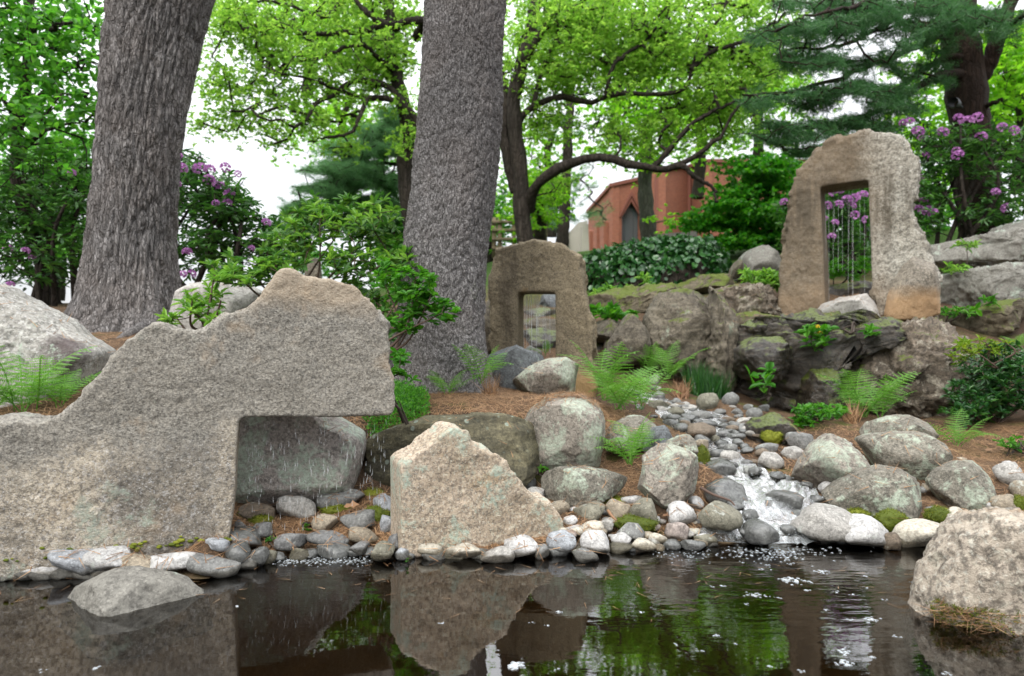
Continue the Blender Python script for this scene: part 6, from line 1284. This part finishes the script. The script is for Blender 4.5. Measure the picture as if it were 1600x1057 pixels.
# ------------------------------------------------------------------ pine needle litter, dropped on whatever lies under it
bpy.context.view_layer.update(); dg = bpy.context.evaluated_depsgraph_get(); pts = []
hide = ('crown', 'twigs', 'foliage', 'leaf', 'frond', 'limb', 'trunk', 'stem', 'moss', 'creeping', 'carved', 'pond', 'stream', 'root', 'inner', 'flower', 'grass', 'straw', 'cushion')
from mathutils.bvhtree import BVHTree
bv, bf, base_i, kinds = [], [], 0, []
for o_ in S.objects:
    if o_.type == 'MESH' and o_.parent is None and not o_.name.startswith(hide) and o_.location.y < 8:
        n = len(o_.data.vertices); co = np.empty(n * 3); o_.data.vertices.foreach_get('co', co); co = co.reshape(-1, 3) + np.array(o_.location)
        bv.extend(map(tuple, co)); bf.extend([tuple(i + base_i for i in p.vertices) for p in o_.data.polygons]); kinds.append((len(bf), o_.name)); base_i += n
tree_b = BVHTree.FromPolygons(bv, bf); ends = np.array([k for k, _ in kinds])
LIT = [((880, 670, 380, 60), 3.3, 5.2, 6500, 1), ((760, 640, 230, 40), 3.9, 5.0, 6000, 1), ((900, 625, 60, 30), 3.85, 4.6, 2600, 1), ((480, 800, 130, 60), 2.95, 3.5, 3200, .7), ((760, 860, 170, 22), 2.9, 3.15, 2400, .6), ((1000, 770, 120, 50), 3.1, 3.9, 3000, .8), ((1420, 740, 200, 90), 3.2, 4.9, 5200, .8), ((230, 535, 140, 50), 4, 6.2, 3600, 1), ((60, 650, 140, 20), 3.0, 3.8, 2400, 1),
       ((180, 880, 250, 16), 2.62, 2.95, 2200, .9), ((1230, 500, 120, 20), 6.2, 7.2, 1500, 1), ((1530, 690, 110, 40), 4.2, 5.3, 2200, 1)]
CC, DD, NN = [], [], []
for (cx, cy, rx, ry), Y0, Y1, n, st in LIT:
    for _ in range(n):
        px = cx + (random.random() * 2 - 1) * rx; Y = random.uniform(Y0, Y1); x = (px - 800) / FPX * Y
        loc, nr, idx, dist = tree_b.ray_cast(Vector((x, Y, 3.2)), Vector((0, 0, -1)))
        if loc is None or loc.z < .012 or nr.z < .45: continue
        nm = kinds[int(np.searchsorted(ends, idx, side='right'))][1]
        if nm.startswith(('cobble', 'stream')) and random.random() > .12: continue
        if nm.startswith(('boulder',)) and random.random() > (.75 if 3.85 < Y < 4.6 and 780 < px < 960 else .1): continue
        if nm.startswith(('wet', 'rock_out')) and random.random() > .25: continue
        t = random.random() * 6.283; d = Vector((math.cos(t), math.sin(t), 0)); d = (d - nr * d.dot(nr)).normalized() + nr * random.uniform(-.05, .16)
        CC.append(loc + nr * .004); DD.append(d); NN.append(nr)
CC, DD, NN = np.array(CC), np.array(DD), np.array(NN)
o = obj('pine_needle_litter', *leaves(CC, DD, NN, rng.uniform(.05, .11, len(CC)), .0036, T_NEED), M['dry'], origin=(0, 0, 0)); tag(o, 'fallen orange pine needles over ground and stones', kind='stuff')
# dry leaf, stick, chips
def lying(name, label, cat, px, py, Y, L, ratio, mat, rot, lift=.02, T=T_LOBE, tilt=0.2):
    p = P(px, py, Y); loc, nr, i, d = tree_b.ray_cast(Vector((p[0], p[1], 3)), Vector((0, 0, -1))); z = (loc.z if loc else p[2]) + lift
    o_ = obj(name, *leaves(np.array([[p[0], p[1], z]]), np.array([[math.cos(rot), math.sin(rot), tilt]]), np.array([[0, -.5, 1.0]]), L, L * ratio, T), M[mat]); return tag(o_, label, cat)
lying('dry_oak_leaf', 'curled dry oak leaf on the bright moss before the lichen boulder', 'leaf', 537, 748, 3.3, .075, .75, 'dryleaf', .2, .045)
lying('dry_oak_leaf', 'pale dry leaf caught on the big trunk side needles', 'leaf', 650, 622, 4.3, .06, .6, 'dryleaf', .6)
lying('dry_oak_leaf', 'fallen tan leaf beneath the upright bank boulder', 'leaf', 1035, 788, 3.32, .05, .6, 'dryleaf', .1)
lying('dry_oak_leaf', 'dry leaf on bare soil near the bush fern', 'leaf', 1540, 695, 4.4, .06, .6, 'dryleaf', .3)
q = spline(np.array([P(950, 806, 3.2), P(956, 815, 3.17), P(963, 822, 3.15)]) + np.array([0, 0, .025]), 8); o = obj('stick', *tube(q, [.006, .007, .007, .007, .006, .006, .005, .004], 6), M['dryleaf']); tag(o, 'short dry stick leaning on the roundish tan cobble', 'stick')
q = spline(np.array([P(1095, 772, 3.4), P(1115, 783, 3.35), P(1140, 792, 3.3), P(1148, 800, 3.28)]) + np.array([0, 0, .03]), 10); o = obj('stick', *tube(q, np.linspace(.009, .004, 10), 6), M['twig_red']); tag(o, 'brown twig across the stream mouth bank stones', 'stick')
# needles and weed fringe on the near boulder waterline
c = []
for px in rng.uniform(1436, 1680, 420): c.append(P(px, rng.uniform(940, 972), 2.12 - .02 * rng.random()))
# ------------------------------------------------------------------ falling water, foam, bubbles
def drops_mat():
    k = NT('falling_water'); t = k.n('BsdfTransparent'); p = k.principled((.82, .85, .86), .15, None, spec=.8); m = k.n('MixShader'); m.inputs[0].default_value = .42
    k.t.links.new(t.outputs[0], m.inputs[1]); k.t.links.new(p, m.inputs[2]); return k.done(m.outputs[0])
M['drops'] = drops_mat()
def curtain(label, pa, pb, top, bot, n, r, Lr):
    a = Acc(); pa, pb = np.array(pa), np.array(pb)
    for i in range(n):
        t = rng.random(); x, y = pa + (pb - pa) * t; z = bot + (top - bot) * rng.random() ** .8; L = rng.uniform(*Lr); y += rng.normal() * .012
        if Lr[0] < .03: a.add(*tube(np.array([(x, y, z), (x, y, z - L * .5), (x, y, z - L * .85), (x, y, z - L)]), np.array([.25, .7, 1.0, .2]) * r * rng.uniform(.6, 1.2), 5))
        else:      # a thread that thins and beads on its way down
            z = top - rng.random() * .03; m = 16; zz_ = np.linspace(z, bot + (top - bot) * rng.choice([0, 0, .3, .55]), m); a.add(*tube(np.stack([x + rng.normal() * .004 * np.linspace(0, 1, m), np.full(m, y), zz_], 1), r * (.45 + .5 * rng.random(m)) * np.linspace(1, .8, m), 5))
    o_ = obj('falling_water', *a.get(), M['drops']); tag(o_, label, kind='stuff')
na = np.array([math.sin(A1), -math.cos(A1)])
e1 = np.array(p_big) - na * .13 + np.array([math.cos(A1), math.sin(A1)]) * .02; e2 = e1 + np.array([math.cos(A1), math.sin(A1)]) * .66
curtain('thin curtain of drops falling through the square notch', e1, e2, P(400, 653, 3.0)[2], .01, 300, .0011, (.012, .04))
t_ = np.array([math.cos(R(-12)), math.sin(R(-12))]); nn_ = np.array([math.sin(R(-12)), -math.cos(R(-12))]); u_ = np.array(p_ar) - nn_ * .15
curtain('threads of water falling through the brown slab window', u_ - t_ * .19, u_ + t_ * .12, P(840, 458, 5.75)[2], P(840, 552, 5.75)[2], 26, .0024, (.05, .16))
t_ = np.array([math.cos(R(-31)), math.sin(R(-31))]); nn_ = np.array([math.sin(R(-31)), -math.cos(R(-31))]); u_ = np.array(p_ga) - nn_ * .2
curtain('threads of water falling through the tall stone doorway', u_ - t_ * .22, u_ + t_ * .26, P(1320, 290, 6.9)[2], P(1320, 480, 6.9)[2], 13, .0014, (.06, .2))
def foam_mat():
    k = NT('foam'); p = k.principled((.62, .66, .68), .2, None, spec=.6); t = k.n('BsdfTransparent'); m = k.n('MixShader'); lw = k.n('LayerWeight'); lw.inputs['Blend'].default_value = .45
    k.set(m.inputs[0], k.math('ADD', k.math('MULTIPLY', lw.outputs['Facing'], .7), .06)); k.t.links.new(t.outputs[0], m.inputs[1]); k.t.links.new(p, m.inputs[2]); return k.done(m.outputs[0])
M['foam'] = foam_mat(); DB, FB = ico(2)
def bubbles(a, x, y, n, sp, r0, r1, flat=.6, z=0.0):
    for _ in range(n):
        r = rng.uniform(r0, r1); c = np.array([x + rng.normal() * sp, y + rng.normal() * sp * .8, z + r * .15]); a.add(DB * np.array([r, r, r * flat]) + c, FB)
def wpt(px, py): Y = H / ((py - 528.5) / FPX); return (px - 800) / FPX * Y, Y
for px, py, n, s, lb in [(1240, 908, 26, .022, 'largest bubble cluster drifting below the stream mouth'), (1181, 931, 16, .018, 'flat foam clump beside the largest bubble cluster'), (1283, 894, 14, .015, 'foam clump between the mouth and the cream shore stone'), (1362, 968, 16, .014, 'double foam clump on the open dark water'),
        (806, 1042, 22, .012, 'tall bubble dome at the bottom edge of the water'), (1323, 1037, 14, .012, 'lower of two flat foam discs on the dark water'), (1318, 1020, 10, .014, 'upper of two flat foam discs on the dark water')]:
    a = Acc(); x, y = wpt(px, py); bubbles(a, x, y, int(n * 1.6), s, .003, .009 if n > 20 else .006, .45); o = obj('foam_cluster', *a.get(), M['foam']); tag(o, lb, 'foam', 'foam patches on the pond')
for px, py in [(1215, 935), (1168, 945), (1353, 919), (1234, 882), (1261, 923), (1352, 901), (1307, 926), (1383, 938), (1424, 910), (1290, 953), (870, 1047), (1058, 1007), (1090, 1017), (1204, 1042), (1251, 1049), (1483, 1054), (1312, 985), (1400, 995), (1360, 1027), (1332, 930), (1112, 918), (1131, 917), (370, 948), (70, 1048), (150, 1046), (1004, 957), (852, 978), (829, 974), (873, 957), (1120, 994), (1150, 1007), (690, 975), (1330, 970), (1190, 890), (1130, 872), (1160, 880), (1205, 868), (1230, 872)]:
    a = Acc(); x, y = wpt(px, py); bubbles(a, x, y, int(rng.integers(3, 8)), .006, .002, .005, .5); o = obj('foam_patch', *a.get(), M['foam']); tag(o, 'tiny white foam patch ' + ('close below the stream mouth' if py < 900 else 'out in the ripples below the stream mouth' if py < 940 and px > 1000 else 'over the mirrored pinkish slab' if px < 900 and 950 < py < 1000 else 'beside the domed pond rock' if px < 400 else 'on the darkest water between the mirrored stones' if py < 1012 else 'along the bottom edge of the water'), 'foam', 'foam patches on the pond')
a = Acc()
for _ in range(260):
    px = rng.uniform(425, 578); x, y = wpt(px, 877 + rng.normal() * 3.2); bubbles(a, x, y, 1, .004, .002, .005, .6)
for _ in range(230):
    px, py = rng.normal(1200, 52), 856 + abs(rng.normal()) * 12; x, y = wpt(px, py); bubbles(a, x, y, 1, .008, .002, .0065, .5)
for _ in range(60):
    px, py = rng.uniform(1020, 1110), 868 + rng.normal() * 5; x, y = wpt(px, py); bubbles(a, x, y, 1, .006, .002, .005, .5)
o = obj('foam', *a.get(), M['foam']); tag(o, 'white froth where falling water meets the pond', kind='stuff')
# wet needles and roots fringing the near granite boulder
a = Acc(); nb = [o_ for o_ in bpy.data.objects if o_.get('label', '').startswith('pale rough granite')][0]; n = len(nb.data.vertices); co = np.empty(n * 3); nb.data.vertices.foreach_get('co', co); co = co.reshape(-1, 3) + np.array(nb.location)
m = (co[:, 2] > -.015) & (co[:, 2] < .075) & (co[:, 1] < 2.3); cc = co[m]; i = rng.integers(0, len(cc), 700); d = rng.normal(size=(700, 3)) * np.array([1, .5, .25]); cp_ = cc[i] + np.array([0, -.012, 0]) + rng.normal(size=(700, 3)) * .006
o = obj('needle_fringe', *leaves(cp_, d, rng.normal(size=d.shape), rng.uniform(.03, .08, 700), .0022, T_NEED), M['dry'], origin=(0, 0, 0)); tag(o, 'wet pine needles stuck round the near boulder waterline', kind='stuff')
i = rng.integers(0, len(cc), 3800); d = rng.normal(size=(3800, 3)) * .7 + np.array([0, -.6, .5]); o = obj('moss', *leaves(cc[i] + rng.normal(size=(3800, 3)) * .004, d, rng.normal(size=d.shape), rng.uniform(.006, .016, 3800), .004, T_NEED), M['mosscl'], origin=(0, 0, 0)); tag(o, 'moss band round the near boulder waterline', kind='stuff')
# moss dots along the foot of the largest slab
a_ = Acc(); D, F = ico(3)
for s_, u0 in [(rng.uniform(.03, .95), 0) for _ in range(70)]:
    t2 = np.array([math.cos(A1), math.sin(A1)]); q = np.array(p_big) - t2 * s_ + na * .004; r = rng.uniform(.003, .011); V = D * np.array([r * 1.5, r * .7, r * .8]) * (1 + .3 * fbm(D * 3 + s_ * 50, 3)[:, None]); a_.add(V + np.array([q[0], q[1], .085 + rng.normal() * .012]), F)
o = obj('moss', *a_.get(), M['mosscl'], origin=(0, 0, 0)); tag(o, 'moss tufts along the foot of the largest slab', kind='stuff')

n = 120; px, py = rng.uniform(0, 1500, n), 880 + np.abs(rng.normal(size=n)) * 34; Yw_ = H / ((py - 528.5) / FPX); c = np.stack([(px - 800) / FPX * Yw_, Yw_, np.full(n, .003)], 1); d = rng.normal(size=(n, 3)); d[:, 2] = 0
o = obj('floating_needles', *leaves(c, d, np.tile([0, 0, 1.0], (n, 1)), rng.uniform(.03, .07, n), .0024, T_NEED), M['dry'], origin=(0, 0, 0)); tag(o, 'scattered pine needles floating near the shore', kind='stuff')

a = Acc()
for _ in range(420):     # splash beads thrown up where the cascade breaks
    px, py = rng.normal(1208, 38), rng.uniform(755, 856); Y = gy(px, py); p = P(px, py, Y); r = rng.uniform(.0012, .0036); z = max(0.004, tz(p[0], p[1])[0]) + .03 + abs(rng.normal()) * .022; a.add(DB * r + np.array([p[0], p[1], z]), FB)
o = obj('splash', *a.get(), M['foam'], origin=(0, 0, 0)); tag(o, 'splash beads over the lower cascade', kind='stuff')
